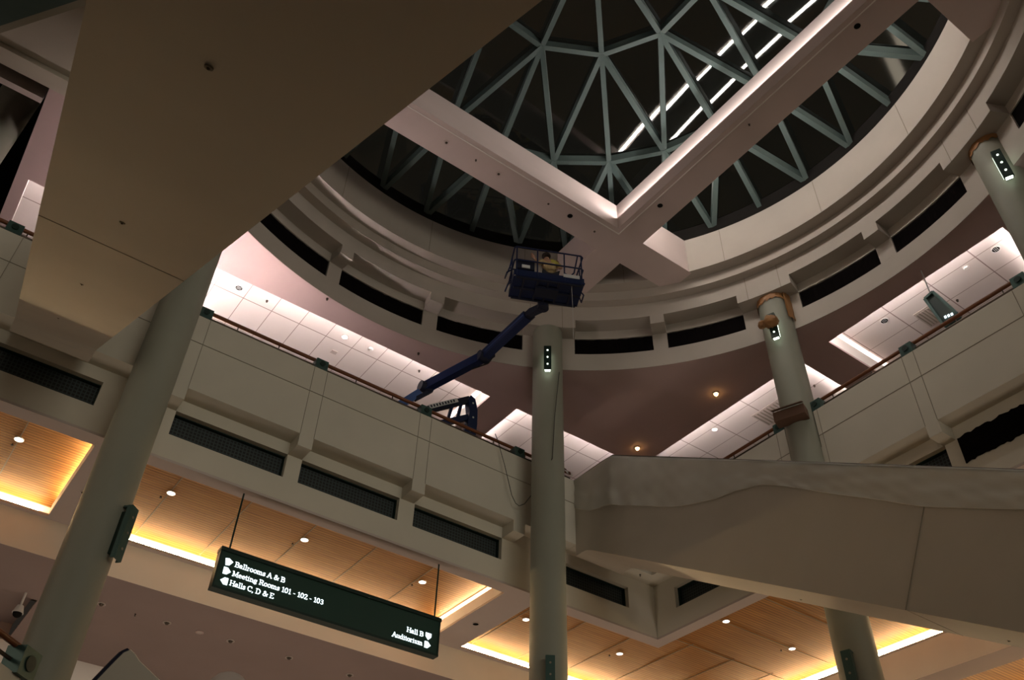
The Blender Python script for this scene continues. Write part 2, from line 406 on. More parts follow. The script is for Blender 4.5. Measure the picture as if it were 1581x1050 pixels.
# ------------------------------------------------------------------ level 3 ceiling
H3 = [(.16, 1.089, .714, 1.45), (.774, 1.089, 1.5, 1.45), (1.081, .679, 1.5, 1.089), (1.081, .298, 1.5, .617), (-.105, 1.089, .114, 1.45), (1.081, -.2, 1.5, .21)]
mb = MB().plate([(-.122, 1.089, 1.75, 1.75), (1.081, -.4, 1.75, 1.089)], H3, ZM, ZM + .004)
# circle edge to the square
def ringfill(mb, c, r, poly, z, n=180):   # flat sheet between a circle and a polygon around it
    angs = sorted([2 * pi * i / n for i in range(n)] + [atan2(y - c[1], x - c[0]) % (2 * pi) for x, y in poly])
    P = []
    for a in angs:
        d = (cos(a), sin(a)); t = 0
        for (xa, ya), (xb, yb) in zip(poly, poly[1:] + poly[:1]):
            ex, ey = xb - xa, yb - ya; den = d[0] * ey - d[1] * ex
            if abs(den) < 1e-12: continue
            tt = ((xa - c[0]) * ey - (ya - c[1]) * ex) / den; uu = ((xa - c[0]) * d[1] - (ya - c[1]) * d[0]) / den
            if tt > 0 and -1e-7 <= uu <= 1 + 1e-7: t = max(t, tt)
        t = max(t, r + .0002)
        P += [(c[0] + r * d[0], c[1] + r * d[1], z), (c[0] + t * d[0], c[1] + t * d[1], z)]
    k = len(angs); mb.add(P, [(2 * i, (2 * i + 2) % (2 * k), (2 * i + 3) % (2 * k), 2 * i + 1) for i in range(k)])
ringfill(mb, C, RR, [(-.148, -.2), (1.081, -.2), (1.081, 1.089), (-.122, 1.089), (-.124, .75), (-.148, .70)], ZM)
struct('ceiling', mb, 'mauve')
ZT = 1.075
mb = MB().box((-.12, 1.075, ZT), (.135, 1.5, ZT + .01)).box((.14, 1.075, ZT), (.738, 1.5, ZT + .01))
mb.plate([(.755, 1.075, 1.55, 1.5), (1.066, .665, 1.55, 1.075)], [], ZT, ZT + .01).box((1.066, .285, ZT), (1.55, .64, ZT + .01)).box((1.066, -.3, ZT), (1.55, .22, ZT + .01))
struct('ceiling', mb, 'tile')
lip = MB()
lip.box((.714, 1.089, ZM + .004), (.716, 1.45, ZM + .030)).box((.738, 1.075, ZM + .004), (.740, 1.5, ZT)).box((.755, 1.075, ZM + .004), (.757, 1.5, ZT))
lip.box((1.081, .617, ZM + .004), (1.5, .619, ZM + .030)).box((1.07, .640, ZM + .004), (1.5, .642, ZT)).box((1.07, .664, ZM + .004), (1.5, .666, ZT))
lip.box((1.07, .283, ZM + .004), (1.5, .285, ZT)).box((.138, 1.07, ZM + .004), (.140, 1.5, ZT)).box((-.12, 1.07, ZM + .004), (-.118, 1.5, ZT)).box((.133, 1.07, ZM + .004), (.135, 1.5, ZT))
lip.box((-.12, 1.073, ZM + .004), (1.066, 1.075, ZT)).box((1.064, -.3, ZM + .004), (1.066, 1.075, ZT))
lip.box((.772, 1.089, ZM + .004), (.774, 1.45, ZM + .012)).box((1.081, .679, ZM + .004), (1.5, .681, ZM + .012)).box((1.081, .296, ZM + .004), (1.5, .298, ZM + .012)).box((-.107, 1.089, ZM + .004), (-.105, 1.45, ZM + .012))
struct('trim_2', lip, 'lip')
g3 = 'cove light tubes around the upper tile ceilings'
zc = ZM + .008
for p, q, l in [((.17, 1.0815, zc), (.70, 1.0815, zc), 'near edge of the tile ceiling left of the blue lift'),
                ((.727, 1.10, zc), (.727, 1.44, zc), 'right end of the tile ceiling above the blue lift'),
                ((.764, 1.10, zc), (.764, 1.44, zc), 'left end of the tile ceiling behind the centre column'),
                ((.78, 1.0815, zc), (1.06, 1.0815, zc), 'near edge of the corner tile ceiling, left of the corner'),
                ((1.0735, .70, zc), (1.0735, 1.06, zc), 'near edge of the corner tile ceiling, right of the corner'),
                ((1.10, .6725, zc), (1.45, .6725, zc), 'end of the corner tile ceiling behind the wrapped column'),
                ((1.0735, .31, zc), (1.0735, .60, zc), 'near edge of the tile ceiling at right'),
                ((1.10, .629, zc), (1.45, .629, zc), 'left end of the tile ceiling at right'),
                ((-.09, 1.0815, zc), (.10, 1.0815, zc), 'near edge of the tile ceiling at far left'),
                ((1.10, .2905, zc), (1.45, .2905, zc), 'right end of the tile ceiling at right'),
                ((.150, 1.10, zc), (.150, 1.44, zc), 'left end of the tile ceiling beside the left column')]:
    strip(p, q, 'e_tube', 'white tube light at ' + l, group=g3)
# level 3 floor and back walls
struct('floor', MB().plate([(-.6, 1.052, 1.9, 1.9), (1.052, -.4, 1.9, 1.052)], [], .785, .80), 'floor')
struct('wall_north', MB().box((-.6, 1.75, .80), (1.9, 1.77, 1.09)), 'paint')

# ------------------------------------------------------------------ ring bulkhead and drum
ZO0, ZO1, ZPB, ZF2, ZF1, ZD = 1.0735, 1.110, 1.129, 1.1617, 1.1825, 1.265   # opening, pier, step, beam and drum levels
RF, R2, R1 = .560, .543, .522
rg = MB()
OPEN = [(-41, -26.3), (-15.2, -1.6), (1.2, 15.2), (25, 38.4), (40.9, 54.6), (63.8, 79.3), (82, 97.8), (100.3, 116), (118.5, 134)]
rg.sector(C, RR, RR + .03, 0, 360, ZM + .0006, ZO0); rg.sector(C, RR, RR + .03, 0, 360, ZO1, ZPB)
e = [-50] + [t for o in OPEN for t in o] + [310]
for i in range(0, len(e), 2):
    rg.sector(C, RR, RR + .03, e[i], e[i + 1], ZO0, ZO1); rg.sector(C, RF, RR, e[i], e[i + 1], ZO1, ZPB)
rg.sector(C, RF, RR + .03, 0, 360, ZPB, ZF2); rg.sector(C, R2, RR + .03, 0, 360, ZF2, ZF1); rg.sector(C, R1, RR + .03, 0, 360, ZF1, ZD)
ring = struct('wall_ring', rg, 'paint2')
for p in ring.data.polygons: p.use_smooth = False
jn = MB()
for t in (-35, -15, 5, 25, 45, 65, 85, 105): jn.sector(C, R1 - .0004, R1 + .001, t - .05, t + .05, ZF1 + .001, ZD)
for t in (17, 23, 57, 63, -17, -23): jn.sector(C, RF - .0004, RF + .001, t - .05, t + .05, ZO1, ZF2)
jn.build('joint_line', 'joint', ring)
names = ['at the right frame edge', 'next to the right edge column, on its left', 'just right of the wrapped column',
         'just left of the wrapped column', 'just right of the centre column', 'behind the blue boom, left of the centre column', 'second left of the centre column',
         'third left of the centre column', 'hidden behind the left escalator']
for (a, b), nm in zip(OPEN, names):
    mb = MB(); k = 24; P = []; F = []
    for i in range(k + 1):
        t = radians(a + .08 + (b - a - .16) * i / k); r = RR + .0012 + random.uniform(0, .0012)
        zz = [ZO0 + random.uniform(.0003, .0010), ZO1 - random.uniform(.0003, .0008)]
        for rr, z in ((r, zz[0]), (r, zz[1]), (r + .004, zz[1]), (r + .004, zz[0])): P.append((C[0] + rr * cos(t), C[1] + rr * sin(t), z))
    for i in range(k):
        for j_ in range(4): F.append((4 * i + j_, 4 * i + (j_ + 1) % 4, 4 * i + 4 + (j_ + 1) % 4, 4 * i + 4 + j_))
    F += [(3, 2, 1, 0), (4 * k, 4 * k + 1, 4 * k + 2, 4 * k + 3)]
    tag(mb.add(P, F).build('black_cover', 'black'), 'black sheeting filling the curved ring opening ' + nm, 'cover', 'black covers in the ring openings')
# roof beyond the drum
rf = MB(); ringfill(rf, C, RR + .025, [(-.6, -.6), (1.9, -.6), (1.9, 1.9), (-.6, 1.9)], ZD); struct('ceiling', rf, 'dark')

# ------------------------------------------------------------------ crossing beams under the skylight
zb, zi, zu = ZF1 - .0003, 1.209, ZD - .0003
def chord(v, ax): # extent of the circle at coordinate v
    r = R1; c = C[0] if ax == 'x' else C[1]; o = C[1] if ax == 'x' else C[0]
    d = math.sqrt(max(0, r * r - (v - c) ** 2)); return o - d, o + d
bm = MB()
XA = (.724, .780); YA = (.733, .7925); XB = (.118, .174); YB = (.112, .171)
def bx(a, b, z0, z1, along):
    ax_ = 'y' if along == 'x' else 'x'; c0, c1 = chord(a, ax_), chord(b, ax_); lo = min(c0[0], c1[0]) - .006; hi = max(c0[1], c1[1]) + .006
    if along == 'x': bm.box((lo, a, z0), (hi, b, z1))
    else: bm.box((a, lo, z0), (b, hi, z1))
bx(YA[0], YA[1], zb, zi, 'x'); bx(XA[0], XA[1], zb + .00005, zi, 'y'); bx(YB[0], YB[1], zb, zi, 'x'); bx(XB[0], XB[1], zb + .00005, zi, 'y')
bx(YA[0] + .013, YA[1], zi, zu, 'x'); bx(XA[0] + .013, XA[1], zi, zu, 'y'); bx(YB[0], YB[1] - .013, zi, zu, 'x'); bx(XB[0], XB[1] - .013, zi, zu, 'y')
bm.box((XA[1], YA[0], zi), (.97, YA[0] + .013, zu)); bm.box((XA[0], YA[1], zi), (XA[0] + .013, .98, zu))
bm = struct('ceiling', bm, 'beam')
ln = MB()   # raised inner lip line
ln.box((XB[1], YA[0] + .008, zb - .0012), (XA[0] + .008, YA[0] + .0095, zb + .001)); ln.box((XA[0] + .008, YB[1], zb - .0012), (XA[0] + .0095, YA[0] + .0095, zb + .001))
ln.build('edge_bead', 'lip', bm)
sg = 'strip lights along the right skylight beam'
strip((XA[0] + .007, YB[1] + .03, zi + .0022), (XA[0] + .007, YA[0] + .004, zi + .0022), 'e_beam', 'bright strip light on the inner ledge of the right skylight beam', r=.0028, group=sg)
strip((XA[1] + .003, YB[1] + .02, zu - .012), (XA[1] + .003, YA[0] - .006, zu - .012), 'e_beam2', 'bright strip light on the outer side of the right skylight beam', r=.0028, group=sg)

# ------------------------------------------------------------------ skylight
def zd(r): return 1.287 if r > .5 else 1.452 - .50 * r * r
wn = bpy.data.objects.new('window_1', None); COL.objects.link(wn); wn.location = V((C[0], C[1], 1.3)); wn['kind'] = 'structure'; wn['_abs'] = tuple(V((C[0], C[1], 1.3)))
def node(r, t): a = radians(t); return (C[0] + r * cos(a), C[1] + r * sin(a), zd(r))
fr = MB(); gl = MB(); OFF = .012
def bar(p, q_): fr.beam(p, q_, .0088, .017)
r1, r2, r3 = .203, .392, .535
T0 = 46.3
for k in range(12):
    a = T0 + 30 * k
    N, N2 = node(r1, a), node(r1, a + 30)
    M0, M1, M2 = node(r2, a), node(r2, a + 15), node(r2, a + 30)
    B = [node(r3, a + 10 * i) for i in range(4)]
    for p, q_ in [((C[0], C[1], zd(0)), N), (N, N2), (N, M0), (N, M1), (N2, M1), (M0, M1), (M1, M2), (M0, B[0]), (M0, B[1]), (M1, B[1]), (M1, B[2]), (M2, B[2])]:
        bar(p, q_)
    up = lambda p: (p[0], p[1], p[2] + OFF)
    T = [((C[0], C[1], zd(0)), N, N2), (N, M0, M1), (N, M1, N2), (N2, M1, M2), (M0, B[0], B[1]), (M0, B[1], M1), (M1, B[1], B[2]), (M1, B[2], M2), (M2, B[2], B[3])]
    for t in T: gl.add([up(p) for p in t], [(0, 1, 2)])
fr.build('window_frame', 'steel', wn); gl.build('window_glass', 'glass', wn)
kb = MB().sector(C, R1 + .004, .60, 0, 360, ZD, 1.30); kb.build('window_kerb', 'dark', wn)

# ------------------------------------------------------------------ columns
def column(x, y, z0, z1, label):
    t = thing('column', label, 'column', (x, y, z0), 'round columns')
    MB().tube((x, y, z0), (x, y, z1), RC, 48).build('shaft', 'column', t, smooth=True)
    MB().tube((x, y, z0), (x, y, z0 + .008), RC * 1.12, 48).build('base_ring', 'joint', t, smooth=True)
    return t
column(*COLS[0], GZ, 1.033, 'big grey-green round column at left, passing in front of the wood ceiling')
column(*COLS[1], GZ, ZO1, 'grey-green round column at the picture centre, rising to the ring')
column(*COLS[2], GZ, ZO1, 'round column right of centre with brown plastic wrap near its top')
column(*COLS[3], GZ, ZO1, 'round column at the upper right frame edge with brown tape at its top')
column(-.165, 1.037, .80, 1.30, 'dim round column at the far upper left frame edge')

# brown wrap on columns at the ring
def wrap(x, y, z0, z1, label, a0, a1, rr=1.10):
    mb = MB(); P = []; F = []; k = 30; n = 6
    for i in range(k + 1):
        t = radians(a0 + (a1 - a0) * i / k)
        for j_ in range(n + 1):
            r = RC * rr * (1 + random.uniform(-.02, .02)); z = z0 + (z1 - z0) * j_ / n + (random.uniform(-.003, .003) if j_ == 0 else 0)
            P.append((x + r * cos(t), y + r * sin(t), z))
    for i in range(k):
        for j_ in range(n): a = i * (n + 1) + j_; F.append((a, a + n + 1, a + n + 2, a + 1))
    mb.add(P, F); return tag(mb.build('paper_wrap', 'bag', smooth=True), label, 'wrap')
wrap(*COLS[2], 1.052, 1.1095, 'torn brown paper wrapped behind the top of the wrapped column', -108, -15, 1.16)
wrap(*COLS[2], 1.097, 1.1095, 'brown paper band around the very top of the wrapped column', 110, 305, 1.06)
wrap(*COLS[3], 1.060, 1.1095, 'brown paper on the right side of the upper right edge column', -125, -35, 1.16)
wrap(*COLS[3], 1.100, 1.1095, 'brown tape band at the top of the upper right edge column', 60, 285, 1.05)

# column sconces
def sconce(x, y, z0, z1, az, label, lit=True):
    t = thing('column_sconce', label, 'wall lamp', (x, y, z0), 'box lamps on the columns')
    a = radians(az); d = Vector((cos(a), sin(a), 0)); s_ = Vector((-sin(a), cos(a), 0)); c = Vector((x, y, (z0 + z1) / 2)) + d * (RC + (.0095 if lit else .0065))
    h = (z1 - z0) / 2
    mb = MB()
    mb.obox(c + d * .0045, s_ * .0062, d * .0012, (0, 0, h))                       # front plate
    for k in (-1, 1): mb.obox(c + s_ * .0058 * k + d * .0015, s_ * .0006, d * .002, (0, 0, h))
    mb.obox(c + Vector((0, 0, h - .001)), s_ * .0060, d * .0055, (0, 0, .001)); mb.build('housing', 'darkgreen' if lit else 'green', t)
    MB().obox(c - d * .0055, s_ * .0035, d * .004, (0, 0, h * .8)).build('bracket', 'darkgreen', t)
    for k in (-1, 0, 1):
        p = c + d * .0058 + Vector((0, 0, h * .6 * k))
        MB().tube(p, p + d * .0007, .0015, 10).build('lens', 'e_sconce' if lit else 'joint', t)
    if lit:
        for k in (-1, 1):
            MB().obox(c + s_ * .0055 * k - d * .0022, s_ * .0008, d * .0016, (0, 0, h * .85)).build('side_glow', 'e_sconce', t)
        MB().obox(c + Vector((0, 0, -h + .0012)) , s_ * .0045, d * .0030, (0, 0, .0006)).build('bottom_glow', 'e_sconce', t)
    return t
camaz = lambda c: math.degrees(atan2(-c[1], -c[0]))
sconce(*COLS[1], .993, 1.045, camaz(COLS[1]) + 0, 'lit green box lamp with three round lenses on the centre column')
sconce(*COLS[2], 1.000, 1.052, camaz(COLS[2]) - 12, 'lit green box lamp half covered by brown plastic on the wrapped column')
sconce(*COLS[3], 1.002, 1.058, camaz(COLS[3]) + 8, 'lit green box lamp on the upper right edge column')
sconce(*COLS[0], .448, .510, camaz(COLS[0]) + 52, 'unlit green metal box lamp on the right side of the left column', False)
sconce(*COLS[1], .445, .497, camaz(COLS[1]) + 4, 'unlit green box lamp low on the centre column at the bottom edge', False)
sconce(*COLS[2], .420, .478, camaz(COLS[2]) - 18, 'unlit green box lamp low on the column under the draped escalator', False)
# plastic bag over middle sconce
a = radians(camaz(COLS[2]) - 12); bc = (COLS[2][0] + cos(a) * .046, COLS[2][1] + sin(a) * .046, 1.030)
mb = MB().ball(bc, .0125, 16, 10, .85); mb.v = [(p[0] + random.uniform(-.0012, .0012), p[1] + random.uniform(-.0012, .0012), p[2] + random.uniform(-.0012, .0012)) for p in mb.v]
bs = (bc[0] - .004, bc[1] + .014, bc[2] + .001)
mb2 = MB().ball(bs, .008, 12, 8, .8); mb2.v = [(p[0] + random.uniform(-.001, .001), p[1] + random.uniform(-.001, .001), p[2] + random.uniform(-.001, .001)) for p in mb2.v]
mb.add(mb2.v, mb2.f)
tag(mb.build('plastic_bag', 'bag', smooth=True), 'crumpled brown plastic bag tied over the lamp on the wrapped column', 'bag')
# cardboard box at the foot of the wrapped column
t = thing('cardboard_box', 'dark brown cardboard box hung at the column foot above the draped escalator', 'box', (.975, .655, .842))
bxm = MB(); u = Vector((.35, -.93, 0)).normalized(); v = Vector((.93, .35, 0)).normalized(); cc = Vector((.972, .648, .846))
bxm.obox(cc, u * .024, v * .010, (0, 0, .0085)); bxm.build('carton', 'card', t)
MB().obox(cc + Vector((0, 0, .0095)) - v * .013, u * .024, (v * .006 + Vector((0, 0, .003))), (0, 0, .0005)).build('flap', 'card', t)

# ------------------------------------------------------------------ guard rails
def railing(name, P, a, b, posts, label, rec=1.012):
    t = thing(name, label, 'railing', P((a + b) / 2, rec, ZTOP), 'balcony guard rails')
    MB().tube(P(a, rec, .8765), P(b, rec, .8765), .0029, 12).build('top_rail', 'rail', t, smooth=True)
    MB().tube(P(a, rec, .8665), P(b, rec, .8665), .0018, 10).build('lower_rail', 'railmetal', t, smooth=True)
    for x in posts:
        k = MB().box(P(x - .0095, 1.0005, .8562), P(x + .0095, 1.016, .8735)); pb = k.build('post_box', 'green', t)
        cdn = P(x, .9998, .8655); cup = P(x, .9985, .8655); MB().tube(cdn, cup, .0045, 16).build('round_plate', 'darkgreen', pb)
        MB().tube(P(x, 1.010, ZTOP), P(x, 1.010, .8565), .004, 10).build('foot', 'darkgreen', pb)
    n = int((b - a) / .06)
    for i in range(n):
        x = a + (i + .5) * (b - a) / n
        if min([abs(x - y) for y in posts] + [9]) > .015: MB().tube(P(x, 1.012, ZTOP), P(x, 1.012, .8755), .0009, 6).build('baluster', 'railmetal', t)
    return t
railing('guard_rail', PX, .066, .835, [.176, .3565, .5385, .7205], 'brown wooden guard rail on the left balcony parapet, running behind the centre column')
railing('guard_rail', PX, -.35, -.034, [-.081, -.25], 'guard rail with a grey-green bracket at the far left edge, left of the near escalator')
railing('guard_rail', PY, .279, .630, [.622, .4595, .288], 'brown guard rail on the right balcony between the two right columns')
railing('guard_rail', PY, .686, .985, [.695, .86], 'short guard rail left of the wrapped column, above the draped escalator')

# ------------------------------------------------------------------ escalators
def zl(y): return .712 + .577 * (y - .968)
def ztp(y): return .854 + .577 * (y - .909)
def escalator(x0, x1, label):
    t = thing('escalator', label, 'escalator', ((x0 + x1) / 2, -.42, GZ), 'escalators')
    y0 = -.43; yt = .909 - (.854 - GZ - .02) / .577
    prof = [(1.0, .714), (.985, .7145), (.975, .7135), (.962, .708), (y0 + .0, GZ), (yt, GZ), (yt, GZ + .06), (.900, ztp(.900)), (.909, .8535), (.92, ZTOP), (1.0, ZTOP)]
    prof = [(1.0, .714), (.985, .7145), (.975, .7135), (.962, .708), (-.43, GZ + .0005), (-.60, GZ + .0005), (-.60, GZ + .06), (.900, ztp(.900)), (.912, .8538), (.925, ZTOP), (1.0, ZTOP)]
    prof[6] = (-.60, ztp(-.60) if ztp(-.60) > GZ else GZ + .06)
    th = .008
    for xa, xb in ((x0, x0 + th), (x1 - th, x1)):
        MB().prism([(xa, y, z) for y, z in prof], (xb - xa, 0, 0)).build('side_panel', 'esc', t)
    un = [(1.0, .714), (.985, .7145), (.975, .7135), (.962, .708), (-.43, GZ + .0005)]
    P = []; F = []
    for y, z in un: P += [(x0, y, z - .0002), (x1, y, z - .0002), (x0 + .001, y, z + .02), (x1 - .001, y, z + .02)]
    for i in range(len(un) - 1): k = 4 * i; F += [(k, k + 1, k + 5, k + 4), (k + 2, k + 6, k + 7, k + 3), (k, k + 4, k + 6, k + 2), (k + 1, k + 3, k + 7, k + 5)]
    so = MB().add(P, F).build('underside', 'esc', t)
    for y in (.473, -.10): MB().beam((x0, y, zl(y) - .0001), (x1, y, zl(y) - .0001), .0006, .0006).build('joint_line', 'joint', so)
    st = MB(); n = 60
    for i in range(n):
        y = -.25 + 1.17 * i / n; z = zl(y) + .085
        st.box((x0 + th, y, z - .01), (x1 - th, y + 1.17 / n, z + .0113))
    st.build('steps', 'railmetal', t)
    for xa in (x0 + th / 2, x1 - th / 2):
        MB().path([(xa, -.60, ztp(-.60) + .003 if ztp(-.60) > GZ else GZ + .065), (xa, .905, .856), (xa, .93, .858), (xa, 1.0, .858)], .0022, 10).build('handrail', 'railmetal', t, smooth=True)
    return t
e1 = escalator(-.031, .063, 'large near escalator seen from below, its plain brown underside crossing the upper left')
e2 = escalator(.835, .930, 'escalator at right clad in plain panels with its rail draped in plastic sheet')
jp = MB(); jp.beam((.8347, .475, .4275), (.8347, .422, .524), .0009, .0009); jp.build('joint_line', 'joint', e2)

# draped plastic sheet
edge = [(.998, .800), (.96, .776), (.913, .764), (.87, .742), (.83, .722), (.77, .692), (.706, .672), (.66, .664), (.617, .652), (.57, .622), (.528, .593), (.47, .556), (.421, .523), (.326, .474), (.2, .405)]
def eb(y):
    for (a, za), (b, zb_) in zip(edge[:-1], edge[1:]):
        if b <= y <= a: return za + (zb_ - za) * (a - y) / (a - b)
    return edge[-1][1]
def ett(y): return (.858 if y > .909 else ztp(y) + .005)
P = []; F = []; ny, nz = 160, 14
for i in range(ny + 1):
    y = .998 - .79 * i / ny
    fold = sum(math.exp(-((y - c_) / w_) ** 2) * h_ for c_, w_, h_ in ((.905, .012, .006), (.86, .02, .003), (.95, .01, .002)))
    for k in range(nz + 1):
        f = k / nz; z = ett(y) + (eb(y) - ett(y)) * f
        x = .8325 - fold * f - .0004 * sin(y * 190 + f * 15) * (.3 + f) - .0005 * sin(y * 71 - f * 16 + 2) - .0005 * sin(f * 9 + y * 20)
        if k == 0: x = .8375
        P.append((x, y, z))
for i in range(ny):
    for k in range(nz): a = i * (nz + 1) + k; F.append((a, a + 1, a + nz + 2, a + nz + 1))
sh = MB().add(P, F).build('plastic_sheet', 'sheet', smooth=True)
hem = [(P[i * (nz + 1) + nz][0] - .0003, P[i * (nz + 1) + nz][1], P[i * (nz + 1) + nz][2]) for i in range(0, ny + 1, 4)]
MB().path(hem, .00045, 5).build('hem', 'esc', sh)
tag(sh, 'thin whitish plastic sheet draped over the rail of the right escalator', 'plastic sheet')
# lengths of tape holding it and clutter at corner
cl = thing('crumpled_tape', 'crumpled pale tape and plastic at the balcony corner right of the centre column', 'tape', (.84, 1.0, .856))
pts = [(.80 + .0035 * i + random.uniform(-.002, .002), .997 + random.uniform(-.003, .003), .862 + random.uniform(-.006, .008)) for i in range(9)]
MB().path(pts, .0011, 6).build('tape_loop', 'white', cl); MB().path([(p[0] - .004, p[1], p[2] + .003) for p in pts], .0013, 6).build('wood_strip', 'card', cl)

# ------------------------------------------------------------------ hanging sign
t = thing('hanging_sign', 'dark green hanging direction sign with white lit lettering on two rods', 'sign', (.455, 1.041, .503))
x0, x1, z0, z1, ys = .293, .615, .503, .5555, 1.036
MB().box((x0, ys, z0), (x1, ys + .010, z1)).build('sign_panel', 'signface', t)
fm = MB(); fm.box((x0 - .0015, ys - .0025, z1 - .004), (x1 + .0015, ys + .0125, z1 + .001)); fm.box((x0 - .001, ys - .0015, z0 - .001), (x1 + .001, ys + .0115, z0 + .002))
fm.box((x0 - .001, ys - .001, z0), (x0 + .001, ys + .011, z1)); fm.box((x1 - .001, ys - .001, z0), (x1 + .001, ys + .011, z1)); fm.build('sign_frame', 'darkgreen', t)
for x in (.3035, .6085): MB().tube((x, 1.041, z1), (x, 1.041, ZS), .0012, 8).build('hanging_rod', 'darkgreen', t)
# serif stroke lettering: (polyline list) in a box, unit = cap height
def arc(cx, cy, rx, ry, a0, a1, n=8): return [(cx + rx * cos(radians(a0 + (a1 - a0) * i / n)), cy + ry * sin(radians(a0 + (a1 - a0) * i / n))) for i in range(n + 1)]
def sf(x, y, w=.13): return [(x - w, y), (x + w, y)]
G = {
 'B': (.68, [[(.15, 0), (.15, 1)], [(.0, 1), (.38, 1)] , arc(.36, .76, .2, .24, 90, -90), [(.15, .52), (.38, .52)], arc(.38, .26, .24, .26, 90, -90), [(0, 0), (.38, 0)]]),
 'A': (.74, [[(.06, 0), (.36, 1), (.66, 0)], [(.18, .34), (.54, .34)], sf(.07, 0), sf(.65, 0)]),
 'M': (.92, [[(.14, 0), (.16, 1), (.46, .1), (.76, 1), (.78, 0)], sf(.12, 1, .1), sf(.80, 1, .1), sf(.14, 0), sf(.78, 0)]),
 'R': (.74, [[(.15, 0), (.15, 1)], [(0, 1), (.38, 1)], arc(.38, .75, .2, .25, 90, -90), [(.15, .5), (.38, .5)], [(.38, .5), (.64, 0)], sf(.15, 0), sf(.66, 0, .08)]),
 'H': (.80, [[(.15, 0), (.15, 1)], [(.65, 0), (.65, 1)], [(.15, .5), (.65, .5)], sf(.15, 0), sf(.15, 1), sf(.65, 0), sf(.65, 1)]),
 'C': (.72, [arc(.38, .5, .33, .5, 45, 315, 14), [(.62, .95), (.62, .7)]]),
 'D': (.78, [[(.15, 0), (.15, 1)], [(0, 1), (.3, 1)], arc(.32, .5, .36, .5, 90, -90, 12), [(0, 0), (.3, 0)]]),
 'E': (.66, [[(.15, 0), (.15, 1)], [(0, 1), (.56, 1), (.56, .8)], [(.15, .52), (.42, .52)], [(0, 0), (.58, 0), (.58, .2)]]),
 '&': (.82, [[(.75, .5), (.6, .15), (.4, 0), (.2, 0), (.08, .18), (.14, .38), (.42, .62), (.46, .84), (.34, .98), (.22, .9), (.22, .7), (.72, 0)], sf(.72, .52, .1)]),
 'a': (.54, [[(.08, .55), (.2, .66), (.36, .6), (.38, .42), (.38, .06), (.5, 0)], arc(.22, .2, .16, .19, 80, 330, 10)]),
 'l': (.32, [[(.16, 0), (.16, 1.02)], [(.03, 1.0), (.16, 1.02)], sf(.16, 0)]),
 'r': (.44, [[(.14, 0), (.14, .66)], [(.02, .64), (.14, .66)], [(.14, .45), (.26, .64), (.4, .6)], sf(.14, 0)]),
 'o': (.56, [arc(.28, .33, .21, .33, 0, 360, 14)]),
 'm': (.90, [[(.14, 0), (.14, .66)], [(.02, .64), (.14, .66)], [(.14, .5), (.28, .66), (.42, .55), (.44, 0)], [(.44, .5), (.58, .66), (.72, .55), (.74, 0)], sf(.14, 0, .1), sf(.44, 0, .1), sf(.75, 0, .1)]),
 's': (.44, [[(.36, .5), (.34, .64), (.18, .66), (.08, .52), (.18, .38), (.32, .28), (.36, .12), (.24, 0), (.08, .02), (.06, .16)]]),
 'e': (.52, [[(.08, .36), (.44, .38), (.4, .56), (.26, .66), (.12, .56), (.07, .34), (.12, .1), (.28, 0), (.45, .1)]]),
 't': (.36, [[(.15, .86), (.15, .1), (.24, 0), (.34, .06)], [(.02, .64), (.32, .64)]]),
 'i': (.32, [[(.15, 0), (.15, .64)], [(.03, .62), (.15, .64)], sf(.15, 0), [(.13, .86), (.18, .9)]]),
 'n': (.60, [[(.14, 0), (.14, .66)], [(.02, .64), (.14, .66)], [(.14, .48), (.3, .66), (.44, .55), (.46, 0)], sf(.14, 0, .1), sf(.46, 0, .1)]),
 'g': (.54, [arc(.25, .42, .18, .22, 0, 360, 12), [(.38, .56), (.5, .64)], [(.12, .2), (.12, .08), (.38, .04), (.44, -.12), (.26, -.26), (.06, -.16), (.12, -.02)]]),
 'd': (.60, [[(.44, 1.02), (.44, .04), (.54, 0)], [(.34, 1.0), (.44, 1.02)], arc(.25, .3, .19, .3, 20, 340, 12)]),
 'u': (.60, [[(.02, .64), (.13, .64), (.13, .14), (.24, 0), (.44, .12)], [(.34, .64), (.44, .64), (.44, .04), (.55, 0)]]),
 '1': (.46, [[(.08, .84), (.25, 1), (.25, 0)], sf(.25, 0, .16)]),
 '0': (.60, [arc(.29, .5, .21, .5, 0, 360, 16)]),
 '2': (.56, [[(.08, .76), (.14, .94), (.3, 1), (.45, .88), (.44, .66), (.08, 0), (.5, 0), (.52, .16)]]),
 '3': (.56, [[(.1, .86), (.24, 1), (.42, .9), (.42, .64), (.24, .54), (.46, .4), (.46, .12), (.26, 0), (.08, .12)]]),
 '-': (.40, [[(.06, .36), (.34, .36)]]), ',': (.24, [[(.1, .06), (.12, -.06), (.04, -.2)]]), ' ': (.30, [])}
def text(s_, xa, xb, zbase, h, y):
    tot = sum(G[c][0] for c in s_); sc = (xb - xa) / tot; mb = MB(); x = xa; wv = h * .075
    for c in s_:
        wdt, st = G[c]
        for pl in st:
            for (ax_, az_), (bx_, bz_) in zip(pl[:-1], pl[1:]):
                p = Vector((x + ax_ * sc, y, zbase + az_ * h)); q_ = Vector((x + bx_ * sc, y, zbase + bz_ * h)); d = (q_ - p)
                if d.length < 1e-7: continue
                d.normalize(); n_ = Vector((-d.z, 0, d.x)); ww = wv * (1.15 if abs(d.z) > .6 else .75)
                p = p - d * wv * .4; q_ = q_ + d * wv * .4
                mb.prism([p + n_ * ww, q_ + n_ * ww, q_ - n_ * ww, p - n_ * ww], (0, -.0004, 0))
        x += wdt * sc
    return mb
yt = ys - .0002
